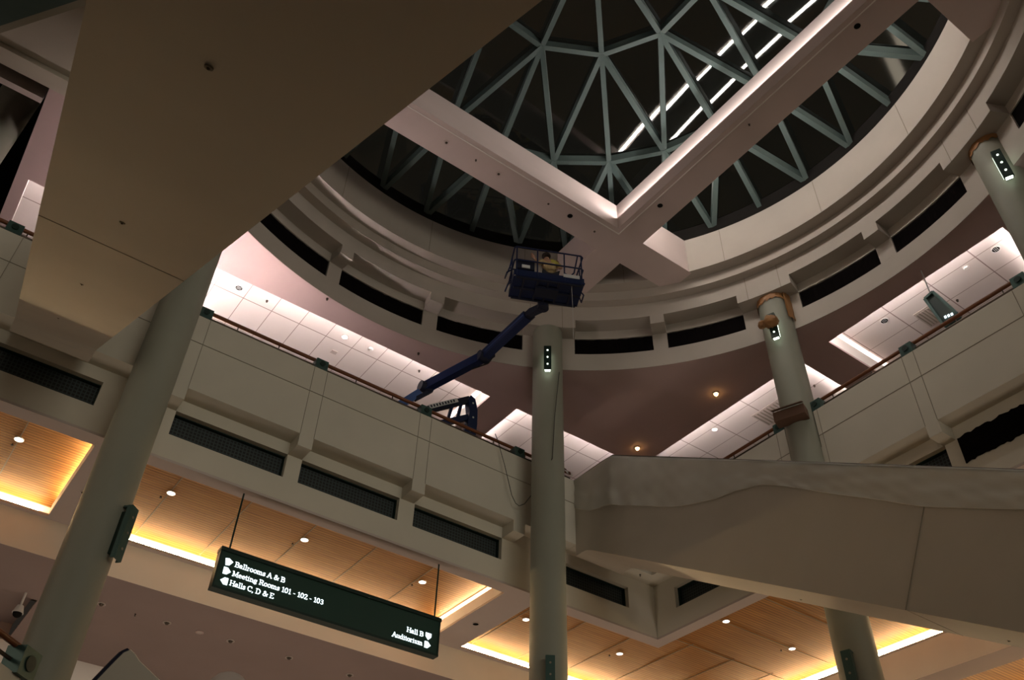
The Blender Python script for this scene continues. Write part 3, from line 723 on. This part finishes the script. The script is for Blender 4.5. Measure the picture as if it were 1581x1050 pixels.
for s_, xa, xb, zb_ in (('Ballrooms A & B', .3135, .3815, .5360), ('Meeting Rooms 101 - 102 - 103', .3130, .4385, .5235), ('Halls C, D & E', .3125, .3715, .5110),
                        ('Hall B', .5640, .5905, .5235), ('Auditorium', .5430, .5905, .5110)):
    text(s_, xa, xb, zb_, .0062, yt).build('lettering', 'e_text', t)
def arrow(cx, cz, ang, r=.0046):
    sh_ = [(-1, -1), (.1, -1), (1.15, 0), (.1, 1), (-1, 1)]; a = radians(ang)
    MB().prism([(cx + r * (px * cos(a) - pz * sin(a)), yt, cz + r * (px * sin(a) + pz * cos(a))) for px, pz in sh_], (0, -.0004, 0)).build('arrow', 'e_text', t)
arrow(.3055, .5395, 12); arrow(.3055, .5272, 0); arrow(.3055, .5140, 180); arrow(.5985, .5262, -90); arrow(.5980, .5140, 0)

# small green sign hanging over the right balcony
t = thing('hanging_sign', 'small green tapered sign hanging on a thin rod above the right balcony rail', 'sign', (1.075, .415, .925))
ax, bx_ = 1.045, 1.09
u = Vector((0, 1, 0))
fr_ = MB(); o4 = [(.443, .983), (.419, .983), (.392, .92), (.416, .90)]
def tri(x, pts, w_):
    for (a1, b1), (a2, b2) in zip(pts, pts[1:] + pts[:1]): fr_.beam((x, a1, b1), (x, a2, b2), w_, .012, (1, 0, 0))
tri(1.06, [(.431, .976), (.416, .979), (.396, .918), (.419, .912)], .004); fr_.build('sign_frame', 'green', t)
MB().prism([(1.058, .431, .974), (1.058, .416, .976), (1.058, .398, .920), (1.058, .419, .914)], (.004, 0, 0)).build('sign_face', 'steel', t)
for k in range(3): MB().box((1.0565, .402 + k * .005, .922 + .001 * k), (1.0578, .405 + k * .005, .926 + .001 * k)).build('lit_mark', 'e_text', t)
MB().tube((1.062, .423, .978), (1.062, .423, ZM + .002), .001, 8).build('hanging_rod', 'sil', t)

# ------------------------------------------------------------------ ceiling fittings
def disc(name, p, r, label, cat, group, rim='soffit', lens='e_down', h=.0012, inner=.78):
    t = thing(name, label, cat, p, group)
    mb = MB(); n = 24; P = []; F = []
    for i in range(n):
        a = 2 * pi * i / n
        for rr, z in ((r, p[2]), (r, p[2] - h), (r * inner, p[2] - h), (r * inner, p[2])): P.append((p[0] + rr * cos(a), p[1] + rr * sin(a), z))
    for i in range(n):
        for k in range(4): F.append((4 * i + k, 4 * i + (k + 1) % 4, 4 * ((i + 1) % n) + (k + 1) % 4, 4 * ((i + 1) % n) + k))
    mb.add(P, F).build('trim_ring', rim, t, smooth=True)
    MB().tube((p[0], p[1], p[2]), (p[0], p[1], p[2] - h * .6), r * inner, 20).build('lens', lens, t)
    return t
gd = 'downlights in the slatted wood ceilings'
for (x, y), l in [((.236, 1.147), 'left of the sign, nearest the left column'), ((.439, 1.147), 'above the middle of the sign'), ((.645, 1.15), 'just left of the right sign rod'),
                  ((.034, 1.146), 'in the leftmost wood ceiling'), ((.851, 1.154), 'left of the centre column, half behind it'), ((1.062, 1.159), 'below the inner corner of the wall'),
                  ((1.112, .95), 'under the draped escalator, upper one'), ((1.278, .954), 'under the draped escalator, lower one')]:
    disc('downlight', (x, y, ZP), .0063, 'glowing round downlight in wood ceiling, ' + l, 'downlight', gd, 'white', inner=.86)
for (x, y), l in [((.228, 1.165), 'leftmost'), ((.43, 1.168), 'middle'), ((.637, 1.168), 'right'), ((.03, 1.162), 'far left'), ((1.052, 1.175), 'corner'), ((1.268, .97), 'lower right')]:
    mb = MB().tube((x, y, ZP), (x, y, ZP - .002), .001, 8).tube((x, y, ZP - .002), (x, y, ZP - .0026), .0018, 10)
    tag(mb.build('sprinkler_head', 'railmetal'), 'tiny sprinkler head beside the ' + l + ' downlight of the wood ceilings', 'sprinkler', 'sprinklers in the wood ceilings')
for (x, y), l in [((1.031, .83), 'upper one, below the ring opening'), ((1.033, 1.043), 'lower one, above the draped sheet corner')]:
    t = disc('amber_lamp', (x, y, ZM), .0052, 'bright amber ceiling lamp in the mauve ceiling, ' + l, 'ceiling lamp', 'amber lamps', 'mauve', 'e_amber', .002)
    MB().ball((x, y, ZM - .003), .0035, 12, 8).build('bulb', 'e_amber', t, smooth=True)
for (x, y), l, ln_ in [((.44, 1.151), 'bright round white lamp in the left tile ceiling above the rail', 'e_down'), ((1.151, .944), 'round white lamp in the corner tile ceiling left of the wrapped column', 'e_down'), ((.89, 1.114), 'bright round lamp in the tile ceiling beside the centre column', 'e_down')]:
    disc('ceiling_lamp', (x, y, ZT), .0062, l, 'ceiling lamp', 'round lamps in the tile ceilings', 'white', ln_)
for (x, y), l in [((.239, 1.151), 'dark round speaker grille in the left tile ceiling near the left column'), ((1.154, .548), 'dark round speaker grille in the right tile ceiling near its bright end'), ((1.155, .341), 'bluish round speaker grille in the right tile ceiling near the frame edge')]:
    t = disc('ceiling_speaker', (x, y, ZT), .0075, l, 'speaker', 'speakers in the tile ceilings', 'white', 'dark')
    g_ = MB()
    for k in (-1, 0, 1): g_.box((x - .004, y + .0025 * k - .0003, ZT - .0010), (x + .004, y + .0025 * k + .0003, ZT - .0006))
    g_.build('grille_bars', 'sil', t)
for (x, y), l in [((.493, 1.15), 'left tile ceiling above the rail'), ((1.153, .392), 'right tile ceiling')]:
    t = thing('smoke_detector', 'cream round smoke detector in the ' + l, 'smoke detector', (x, y, ZT - .002), 'smoke detectors')
    MB().tube((x, y, ZT), (x, y, ZT - .0015), .0052, 20).build('base', 'white', t, smooth=True); MB().tube((x, y, ZT - .0015), (x, y, ZT - .0035), .0042, 20, .003).build('cap', 'white', t, smooth=True)
def dot(x, y, z, label, r=.0022, m_='railmetal'):
    mb = MB().tube((x, y, z), (x, y, z - .0008), r, 12).tube((x, y, z - .0008), (x, y, z - .0028), r * .35, 8).tube((x, y, z - .0028), (x, y, z - .0034), r * .8, 10)
    return tag(mb.build('sprinkler_head', m_), label, 'sprinkler', 'small sprinkler heads')
for x, y, l in [(.29, 1.151, 'left tile ceiling beside the dark speaker'), (.594, 1.149, 'left tile ceiling beside the blue boom'), (1.207, .444, 'right tile ceiling beside the green sign'), (1.197, .735, 'narrow tile ceiling behind the wrapped column')]:
    dot(x, y, ZT, 'small dark sprinkler head in the ' + l)
dot(.356, 1.043, ZM, 'small dark sprinkler on the pink ceiling left of the lift'); dot(.546, 1.067, ZM, 'small dark sprinkler on the mauve ceiling above the boom')
MB_ = MB().box((.438, 1.195, ZT - .0012), (.449, 1.204, ZT)); tag(MB_.build('ceiling_plate', 'soffit'), 'small square plate in the left tile ceiling above the rail bracket', 'plate')
for x0_, y0_, x1_, y1_, l in [(1.175, .80, 1.225, .87, 'corner tile ceiling left of the wrapped column'), (1.18, .46, 1.23, .51, 'right tile ceiling behind the green sign')]:
    t = thing('return_grille', 'square grey air grille in the ' + l, 'vent', ((x0_ + x1_) / 2, (y0_ + y1_) / 2, ZT), 'tile ceiling grilles')
    MB().box((x0_, y0_, ZT - .001), (x1_, y1_, ZT)).build('plate', 'soffit', t)
    sl = MB()
    for k in range(9): yy = y0_ + .004 + k * (y1_ - y0_ - .008) / 8; sl.box((x0_ + .004, yy - .001, ZT - .002), (x1_ - .004, yy + .001, ZT - .001))
    sl.build('slat', 'joint', t)
# fittings on the beams
for x, l, r in [(.393, 'leftmost', .0045), (.494, 'second', .0045), (.596, 'third', .004), (.696, 'fourth', .004)]:
    t = disc('light_fitting', (x, .7625, zb), r, 'small recessed spotlight on the left skylight beam, ' + l + ' of the four', 'spotlight', 'spotlights on the left skylight beam', 'beam', 'soffit', .0008, .7)
    MB().ball((x, .7625, zb - .0008), r * .45, 10, 6).build('eye', 'railmetal', t)
dot(.449, .762, zb, 'tiny sprinkler on the left skylight beam between two spotlights', .0015)
for x, y, l in [(.641, .761, 'left skylight beam near the crossing'), (.746, .653, 'right skylight beam near the crossing'), (.744, .252, 'right skylight beam near the top edge')]:
    disc('ceiling_speaker', (x, y, zb), .0058, 'dark round recessed fitting on the ' + l, 'fitting', 'dark round fittings on the beams', 'soffit', 'dark', .0008, .8)
dot(.745, .454, zb, 'tiny dark sprinkler in the middle of the right skylight beam', .0015)
# fittings under the escalators
def under(x, y, r, label):
    z = zl(y); n_ = Vector((0, .577, -1)).normalized(); p = Vector((x, y, z))
    t = thing('light_fitting', label, 'fitting', (x, y, z), 'small fittings under the escalators')
    MB().tube(p, p + n_ * .0006, r, 16).build('trim_ring', 'joint', t, smooth=True); MB().ball(p + n_ * .0006, r * .45, 10, 6).build('eye', 'railmetal', t)
for x, y, r, l in [(.009, .193, .0016, 'largest dark fitting under the near escalator, nearest the top'), (.012, .408, .0017, 'small pale-rimmed fitting in the middle of the near escalator underside'),
                   (.011, .623, .0015, 'small fitting under the near escalator, third down'), (.009, .843, .0015, 'faint fitting under the near escalator in the shaded part'),
                   (.906, .649, .0020, 'small brass fitting under the draped escalator, left one'), (.90, .414, .0016, 'small dark fitting under the draped escalator at lower right')]: under(x, y, r, l)
dot(.011, 1.006, .734, 'dark fitting on the soffit above the leftmost dark vent', .003, 'dark'); dot(.885, 1.006, .734, 'dark fitting on the soffit under the draped escalator landing', .002, 'dark'); dot(.982, 1.01, .734, 'small dark fitting in the corner soffit right of the landing', .0015, 'dark')
disc('ceiling_speaker', (.762, 1.17, ZS), .0062, 'black round recess in the mauve beam right of the hanging sign', 'fitting', 'round recesses in the lower beams', 'soffit', 'dark')
disc('ceiling_speaker', (.135, 1.171, ZS), .0062, 'black round recess in the beam beside the left column', 'fitting', 'round recesses in the lower beams', 'soffit', 'dark')
for k, x in enumerate((.235, .334, .436, .536, .646)):
    t = disc('downlight', (x, 1.365, .587), .0062, 'unlit recessed downlight in the low dark ceiling, ' + ('first', 'second', 'third', 'fourth', 'fifth')[k] + ' from the left column', 'downlight', 'unlit downlights in the low ceiling', 'soffit', 'joint')
    MB().ball((x, 1.365, .586), .0032, 10, 6).build('eye', 'railmetal', t)
disc('ceiling_plate', (.386, 1.366, .587), .0062, 'faint round cover plate between the unlit downlights of the low ceiling', 'plate', 'plates', 'mauve', 'soffit')
dot(.286, 1.367, .587, 'tiny dark sprinkler between the first two unlit downlights', .0012, 'dark')

# security camera
t = thing('security_camera', 'white dome camera hanging on a short pole at the lower left edge', 'camera', (.135, 1.475, .575))
cx_, cy_ = .137, 1.40
MB().tube((cx_, cy_, .587), (cx_, cy_, .567), .0017, 10).build('pole', 'white', t); MB().tube((cx_, cy_, .567), (cx_, cy_, .556), .0045, 16, .0078).build('housing', 'white', t, smooth=True)
MB().ball((cx_, cy_, .556), .0066, 16, 8).build('dome', 'dark', t, smooth=True)

# ------------------------------------------------------------------ level 2 balcony at the lower left
d = Vector((1, 1, 0)).normalized(); nrm = Vector((1, -1, 0)).normalized()
E0 = Vector((.094, .758, 0)); L0 = E0 - d * .55
def along(s_, off, z): p = E0 - d * s_ - nrm * off; return (p.x, p.y, z)
mb = MB().prism([along(0, 0, .13), along(.55, 0, .13), along(.55, .02, .13), along(0, .02, .13)], (0, 0, .126)); 
struct('wall_mezzanine', mb, 'paint')
t = thing('guard_rail', 'brown wooden guard rail with grey-green post at the lower left corner', 'railing', along(.2, .008, .256), 'balcony guard rails')
MB().tube(along(0, .006, .2765), along(.55, .006, .2765), .0024, 12).build('top_rail', 'rail', t, smooth=True)
MB().tube(along(0, .006, .2655), along(.55, .006, .2655), .0015, 10).build('lower_rail', 'railmetal', t, smooth=True)
pc = Vector(along(.002, .004, .2655)); pb = MB().obox(pc, d * .0105, nrm * .008, (0, 0, .0105)).build('post_box', 'green', t)
MB().tube(pc + nrm * .008, pc + nrm * .0092, .0058, 18).build('round_plate', 'darkgreen', pb)
pc2 = Vector(along(.19, .004, .2655)); MB().obox(pc2, d * .0105, nrm * .008, (0, 0, .0105)).build('post_box', 'green', t)

# pointed balustrade tips at the bottom edge
t = thing('escalator_newel', 'grey pointed balustrade end edged by a dark handrail at the bottom edge', 'balustrade', (.14, .55, GZ))
pl = [(.105, .55, GZ), (.105, .55, .193), (.1145, .55, .209), (.1165, .55, .2125), (.119, .55, .2135), (.1215, .55, .2125), (.125, .55, .207), (.143, .55, .200), (.143, .55, GZ)]
pl = [(.100, .55, GZ), (.104, .55, .190), (.1125, .55, .207), (.1155, .55, .2125), (.1185, .55, .2150), (.1215, .55, .2135), (.1255, .55, .210), (.146, .55, .199), (.155, .55, GZ)]
MB().prism(pl, (0, .006, 0)).build('panel', 'esc', t)
MB().path([(p[0], .5535, p[2]) for p in pl[1:5]], .0022, 10).build('handrail', 'bdark', t, smooth=True)
MB().path([(p[0], .5535, p[2]) for p in pl[4:8]], .0018, 10).build('metal_edge', 'fascia', t, smooth=True)
hood = MB().ball((.181, .55, .205), .013, 20, 10, .95); hood.add(*(lambda a: (a.v, a.f))(MB().tube((.181, .55, GZ), (.181, .55, .205), .0128, 20)))
tag(hood.build('covered_post', 'soffit', smooth=True), 'pale rounded cover just showing at the bottom edge under the sign', 'cover')

# ------------------------------------------------------------------ far upper left surroundings
up = MB(); up.box((-.8, .95, 1.30), (-.125, 1.9, 1.31)).box((-.8, .93, 1.03), (-.1255, .94, 1.31)); struct('ceiling', up, 'soffit')  # high soffit, plus an added bulkhead that keeps light off it
up = MB(); up.box((-.6, .45, 1.02), (-.08, .90, 1.03)).box((-.6, .868, 1.012), (-.085, .885, 1.02)); struct('ceiling', up, 'esc')
dg = Vector((.069, -.095, 0)).normalized(); nn = Vector((-.095, -.069, 0)).normalized()
pA = Vector((-.30, .975, .995)); pB = Vector((.0, .565, .995))
mb = MB().prism([pA, pB, pB + nn * .5, pA + nn * .5], (0, 0, .02)); struct('ceiling', mb, 'steel')
mb = MB().prism([pA - nn * .008, pB - nn * .008, pB, pA], (0, 0, .03)); struct('trim_3', mb, 'joint')

# ------------------------------------------------------------------ boom lift
bl = thing('boom_lift', 'blue articulated boom lift behind the left balcony rail, raising a work platform', 'boom lift', (.60, 1.11, .80))
def part(mb, name, m_='blue', parent=None, smooth=False): return mb.build(name, m_, parent or bl, smooth)
ch = MB().box((.50, 1.075, .806), (.70, 1.165, .838)); part(ch, 'chassis')
for x in (.525, .675):
    for y in (1.070, 1.170): part(MB().tube((x, y - .010, .822), (x, y + .010, .822), .022, 24), 'wheel', 'hose', smooth=True)
part(MB().box((.54, 1.085, .838), (.66, 1.155, .872)), 'turret')
Yb = 1.06
# end tower plate, curved back
part(MB().prism([(.663, Yb, .872), (.669, Yb, .90), (.6715, Yb, .935), (.6705, Yb, .965), (.664, Yb, .987), (.655, Yb, .991), (.650, Yb, .980), (.6545, Yb, .955), (.6525, Yb, .925), (.640, Yb, .895), (.636, Yb, .872)], (0, .012, 0)), 'tower_plate')
ra = MB().beam((.568, Yb + .006, .918), (.655, Yb + .006, .984), .0085, .0115, (0, 0, 1)); ru = part(ra, 'riser_arm', 'bdark')
dcl = MB().beam((.575, Yb - .0005, .9265), (.628, Yb - .0005, .9665), .001, .0075); dec = dcl.build('decal_strip', 'sil', ru)
mk = MB(); 
for i in range(9):
    f = .06 + i * .1; p = Vector((.575, Yb - .0012, .9265)).lerp(Vector((.628, Yb - .0012, .9665)), f); mk.obox(p, (.0012, 0, .0009), (0, .0003, 0), (-.0012, 0, .0019))
mk.build('decal_marks', 'bdark', dec)
part(MB().beam((.575, Yb + .006, .888), (.655, Yb + .006, .945), .0075, .010), 'riser_arm')
part(MB().beam((.592, Yb + .006, .872), (.655, Yb + .006, .912), .0075, .009), 'riser_arm')
part(MB().beam((.622, Yb + .004, .962), (.613, Yb + .004, .910), .004, .005), 'link')
part(MB().beam((.640, Yb + .004, .975), (.632, Yb + .004, .925), .004, .005), 'link')
for x, z in ((.660, .975), (.662, .945), (.658, .915), (.654, .885)): part(MB().tube((x, Yb - .001, z), (x, Yb + .002, z), .0018, 10), 'pin', 'sil')
part(MB().beam((.500, 1.062, .878), (.553, 1.060, .945), .011, .013), 'lower_boom', 'bluel')
part(MB().beam((.545, 1.058, .926), (.572, 1.052, .955), .006, .006), 'lift_cylinder', 'bdark')
# main boom
E = Vector((.618, .97, .998)); A = Vector((.560, 1.055, .957)); Tp = Vector((.629, .862, 1.018))
bo = part(MB().beam(A, E, .013, .0165), 'main_boom')
MB().tube(A + Vector((0, 0, .009)), A.lerp(E, .5) + Vector((0, 0, .0095)), .0022, 8).build('hose', 'hose', bo)
MB().tube(A.lerp(E, .45) + Vector((0, 0, .0095)), E + Vector((0, 0, .007)), .0018, 8).build('hose', 'hose', bo)
part(MB().tube(A + Vector((-.010, 0, 0)), A + Vector((.010, 0, 0)), .0095, 20), 'pivot', 'bdark', smooth=True)
part(MB().tube(E + Vector((-.010, 0, -.001)), E + Vector((.010, 0, -.001)), .0095, 20), 'knuckle', 'bdark', smooth=True)
part(MB().path([E.lerp(A, .22) + Vector((.004, 0, -.010)), E + Vector((.008, -.004, -.013)), E + Vector((.010, -.012, -.006)), E + Vector((.006, -.016, .002))], .0012, 6), 'hose_loop', 'hose')
f2 = part(MB().beam(E, Tp, .0135, .016), 'fly_boom')
MB().beam(E.lerp(Tp, .1), E.lerp(Tp, .98), .0135, .003).build('boom_rib', 'bluel', f2)
part(MB().beam(Tp, Tp + (Tp - E).normalized() * .012, .0095, .011), 'boom_nose', 'bdark')
part(MB().tube(E + Vector((.014, -.006, .009)), Tp + Vector((.010, -.006, .000)), .0022, 10), 'levelling_cylinder', 'bdark', smooth=True)
part(MB().beam(E + Vector((.004, 0, -.006)), E + Vector((.016, -.008, .008)), .006, .006), 'knuckle_link', 'bdark')
JB = Vector((.631, .822, 1.0085))
part(MB().beam(Tp + Vector((0, -.008, 0)), JB, .010, .012), 'jib', 'bdark')
part(MB().tube(JB + Vector((0, 0, -.004)), JB + Vector((0, 0, .008)), .009, 20), 'rotator', 'bdark', smooth=True)
# platform
U = Vector((.9, -.434, 0)).normalized(); W_ = Vector((-.434, -.9, 0)).normalized(); O = Vector((.577, .842, 1.014)); PL, PW, HH = .111, .050, .0655
def pp(a, b, h=0): return O + U * (PL * a) + W_ * (PW * b) + Vector((0, 0, h))
pf = part(MB().prism([pp(.04, 0), pp(.96, 0), pp(1, .12), pp(1, .88), pp(.96, 1), pp(.04, 1), pp(0, .88), pp(0, .12)], (0, 0, .0025)), 'platform_floor')
fm = MB()
for a in (.15, .35, .5, .65, .85): fm.beam(pp(a, .03, -.001), pp(a, .97, -.001), .003, .003)
for b in (.04, .5, .96): fm.beam(pp(.03, b, -.0015), pp(.97, b, -.0015), .003, .003)
fm.build('floor_frame', 'bdark', pf)
part(MB().obox(pp(.5, .5, -.003), U * .018, W_ * .010, (0, 0, .003)), 'mount_plate', 'bdark')
kick = MB()
for a, b in ((pp(0, 0), pp(1, 0)), (pp(1, 0), pp(1, 1)), (pp(1, 1), pp(0, 1)), (pp(0, 1), pp(0, 0))):
    kick.beam(a + Vector((0, 0, .007)), b + Vector((0, 0, .007)), .0008, .0125)
part(kick, 'kick_plate')
for h, nm in ((HH, 'top_rail'), (HH * .55, 'mid_rail')):
    pts = [pp(.03, 0, h), pp(.97, 0, h), pp(1, .06, h), pp(1, .94, h), pp(.97, 1, h), pp(.03, 1, h), pp(0, .94, h), pp(0, .06, h), pp(.03, 0, h)]
    part(MB().path(pts, .0013, 8), nm, 'blue', smooth=True)
for a, b in ((.03, 0), (.33, 0), (.66, 0), (.97, 0), (.03, 1), (.33, 1), (.72, 1), (.97, 1), (0, .5), (1, .5)):
    part(MB().tube(pp(a, b, .002), pp(a, b, HH), .0012, 8), 'stanchion', 'blue')
for a, s_ in ((0, -1), (1, 1)):   # end loops
    part(MB().path([pp(a, .1, HH), pp(a + .07 * s_, .1, HH * .55), pp(a + .07 * s_, .5, HH * .45), pp(a, .6, HH * .5)], .0012, 8), 'end_guard', 'blue')
    part(MB().path([pp(a, .1, HH * .5), pp(a + .06 * s_, .1, HH * .1), pp(a + .05 * s_, .5, HH * .05), pp(a, .6, .004)], .0012, 8), 'end_guard', 'blue')
part(MB().path([pp(.72, 1, .02), pp(.80, 1, .015), pp(.86, 1, .024), pp(.92, 1, HH)], .0012, 8), 'gate_bar', 'blue')
cb = part(MB().obox(pp(.17, .8, .030), U * .014, W_ * .006, (0, 0, .009)), 'control_box', 'bdark')
for k in range(3): MB().tube(pp(.10 + k * .07, .8, .038), pp(.10 + k * .07, .8, .046), .0016, 8).build('joystick', 'hose', cb)
MB().obox(pp(.17, .93, .026), U * .0065, W_ * .0006, (0, 0, .0035)).build('label_plate', 'sil', cb)
part(MB().obox(pp(.82, 1.02, .014), U * .013, W_ * .0004, (0, 0, .0035)), 'placard', 'sil')
# cable hanging from the platform
cable = MB(); pts = [pp(.83, .9, .0)]
p0 = pp(.83, .9, -.001); pts = [(p0.x, p0.y, p0.z), (p0.x + .003, p0.y + .002, p0.z - .05), (p0.x + .001, p0.y, p0.z - .11)]
tag(MB().path(pts, .0003, 5).build('thin_cable', 'sil'), 'thin pale cable hanging below the right end of the lift platform', 'cable')

# worker, kneeling and bent forward in the platform
def person():
    t = thing('person', 'worker in a beige shirt with dark hair kneeling in the blue lift platform', 'person', tuple(pp(.55, .5, .003)))
    t['group'] = 'people'
    del t['group']
    f = lambda a, b, h: tuple(V(pp(a, b, .003 + h / S)) - V(pp(.55, .5, .003)))
    J = {'pel': f(.56, .50, .50), 'sp': f(.55, .55, .72), 'ch': f(.53, .60, .92), 'nk': f(.50, .64, 1.04), 'hd': f(.49, .66, 1.14),
         'sl': f(.43, .62, .97), 'el': f(.37, .72, .78), 'wl': f(.30, .80, .92), 'sr': f(.63, .62, .97), 'er': f(.71, .70, .76), 'wr': f(.66, .82, .62),
         'hl': f(.50, .48, .48), 'kl': f(.44, .78, .12), 'al': f(.46, .25, .08), 'tl': f(.46, .15, .05),
         'hr': f(.62, .48, .48), 'kr': f(.68, .78, .12), 'ar': f(.66, .25, .08), 'tr': f(.66, .15, .05)}
    def skin(name, joints_, edges, rad, m_, sub=2):
        me = bpy.data.meshes.new(name); idx = {k: i for i, k in enumerate(joints_)}
        me.from_pydata([J[k] for k in joints_], [(idx[a], idx[b]) for a, b in edges], [])
        o = bpy.data.objects.new(name, me); COL.objects.link(o); o.parent = t
        sm = o.modifiers.new('skin', 'SKIN'); ss = o.modifiers.new('sub', 'SUBSURF'); ss.levels = ss.render_levels = sub
        for k, v_ in zip(joints_, me.skin_vertices[0].data): v_.radius = (rad[k], rad[k]); v_.use_root = (k == joints_[0])
        me.materials.append(M[m_]); return o
    rad = dict(pel=.17, sp=.155, ch=.18, nk=.065, hd=.10, sl=.075, el=.052, wl=.035, sr=.075, er=.052, wr=.035, hl=.11, kl=.075, al=.055, tl=.05, hr=.11, kr=.075, ar=.055, tr=.05)
    body = skin('body', list(J), [('pel', 'sp'), ('sp', 'ch'), ('ch', 'nk'), ('nk', 'hd'), ('ch', 'sl'), ('sl', 'el'), ('el', 'wl'), ('ch', 'sr'), ('sr', 'er'), ('er', 'wr'), ('pel', 'hl'), ('hl', 'kl'), ('kl', 'al'), ('al', 'tl'), ('pel', 'hr'), ('hr', 'kr'), ('kr', 'ar'), ('ar', 'tr')], rad, 'skin')
    r2 = {k: v_ * 1.13 for k, v_ in rad.items()}
    skin('shirt', ['pel', 'sp', 'ch', 'sl', 'el', 'sr', 'er'], [('pel', 'sp'), ('sp', 'ch'), ('ch', 'sl'), ('sl', 'el'), ('ch', 'sr'), ('sr', 'er')], r2, 'cloth')
    skin('trousers', ['pel', 'hl', 'kl', 'al', 'hr', 'kr', 'ar'], [('pel', 'hl'), ('hl', 'kl'), ('kl', 'al'), ('pel', 'hr'), ('hr', 'kr'), ('kr', 'ar')], {k: v_ * 1.12 for k, v_ in rad.items()}, 'trouser')
    b0 = V(pp(.55, .5, .003))
    def wpt(k, off=(0, 0, 0)): p = Vector(J[k]) + b0 + Vector(off); return (p.x / S, p.y / S, (p.z - EYE) / S)
    MB().ball(wpt('hd', (0, 0, .035)), .125 / S, 16, 10, .85).build('hair', 'hair', t, smooth=True)
    for sd in ('l', 'r'):
        w0 = Vector(J['w' + sd]); e0 = Vector(J['e' + sd]); dd = (w0 - e0).normalized(); sdv = dd.cross(Vector((0, 0, 1))).normalized()
        hb = MB(); toU = lambda p: ((p + b0).x / S, (p + b0).y / S, ((p + b0).z - EYE) / S)
        c0 = w0 + dd * .05; hb.obox(toU(c0), dd * .045 / S, sdv * .040 / S, dd.cross(sdv) * .014 / S)
        for k, ln2 in enumerate((.055, .07, .075, .065)):
            q0 = w0 + dd * .09 + sdv * (.030 - .02 * k); q1 = q0 + dd * ln2 * .6; q2 = q1 + (dd * .6 - Vector((0, 0, 1)) * .6) * ln2 * .5
            hb.path([toU(q0), toU(q1), toU(q2)], .009 / S, 6)
        q0 = w0 + dd * .03 + sdv * .04; hb.path([toU(q0), toU(q0 + sdv * .03 + dd * .03), toU(q0 + sdv * .035 + dd * .06)], .010 / S, 6)
        hb.build('hand', 'skin', t, smooth=True)
    # vest strap and harness
    skin('vest', ['ch', 'sr', 'er'], [('ch', 'sr'), ('sr', 'er')], {k: v_ * 1.19 for k, v_ in rad.items()}, 'vest')
person()

# added unseen work light on the upper floor, to brighten the mauve ceiling
t = thing('added_work_light', 'added work light on a stand behind the left balcony parapet, unseen behind the left column', 'work light', (.17, 1.065, .80))
for k in range(3):
    a = 2 * pi * k / 3; MB().tube((.17, 1.065, .825), (.17 + .018 * cos(a), 1.065 + .018 * sin(a), .801), .0008, 8).build('leg', 'bdark', t)
MB().tube((.17, 1.065, .82), (.17, 1.065, .842), .001, 8).build('pole', 'bdark', t)
MB().box((.160, 1.058, .842), (.180, 1.072, .847)).build('lamp_head', 'bdark', t)
MB().box((.161, 1.059, .847), (.179, 1.071, .8475)).build('lamp_glass', emis('added_work_light_glass', (1.0, .84, .82), 1300), t)

# wire loop hanging from the rail to the centre column
wp = [(.668, .998, .877), (.670, .992, .86), (.684, .991, .819), (.699, .990, .768), (.706, .989, .756), (.712, .988, .753), (.720, .985, .758), (.730, .975, .778), (.733, .93, .82), (.735, .926, .90), (.745, .925, 1.0)]
tag(MB().path(wp, .0006, 6).build('loose_wire', 'wire'), 'thin dark wire looping from the left balcony rail to the centre column', 'wire')
for o in bpy.data.objects:
    for k in ('_abs', '_base'):
        if k in o: del o[k]
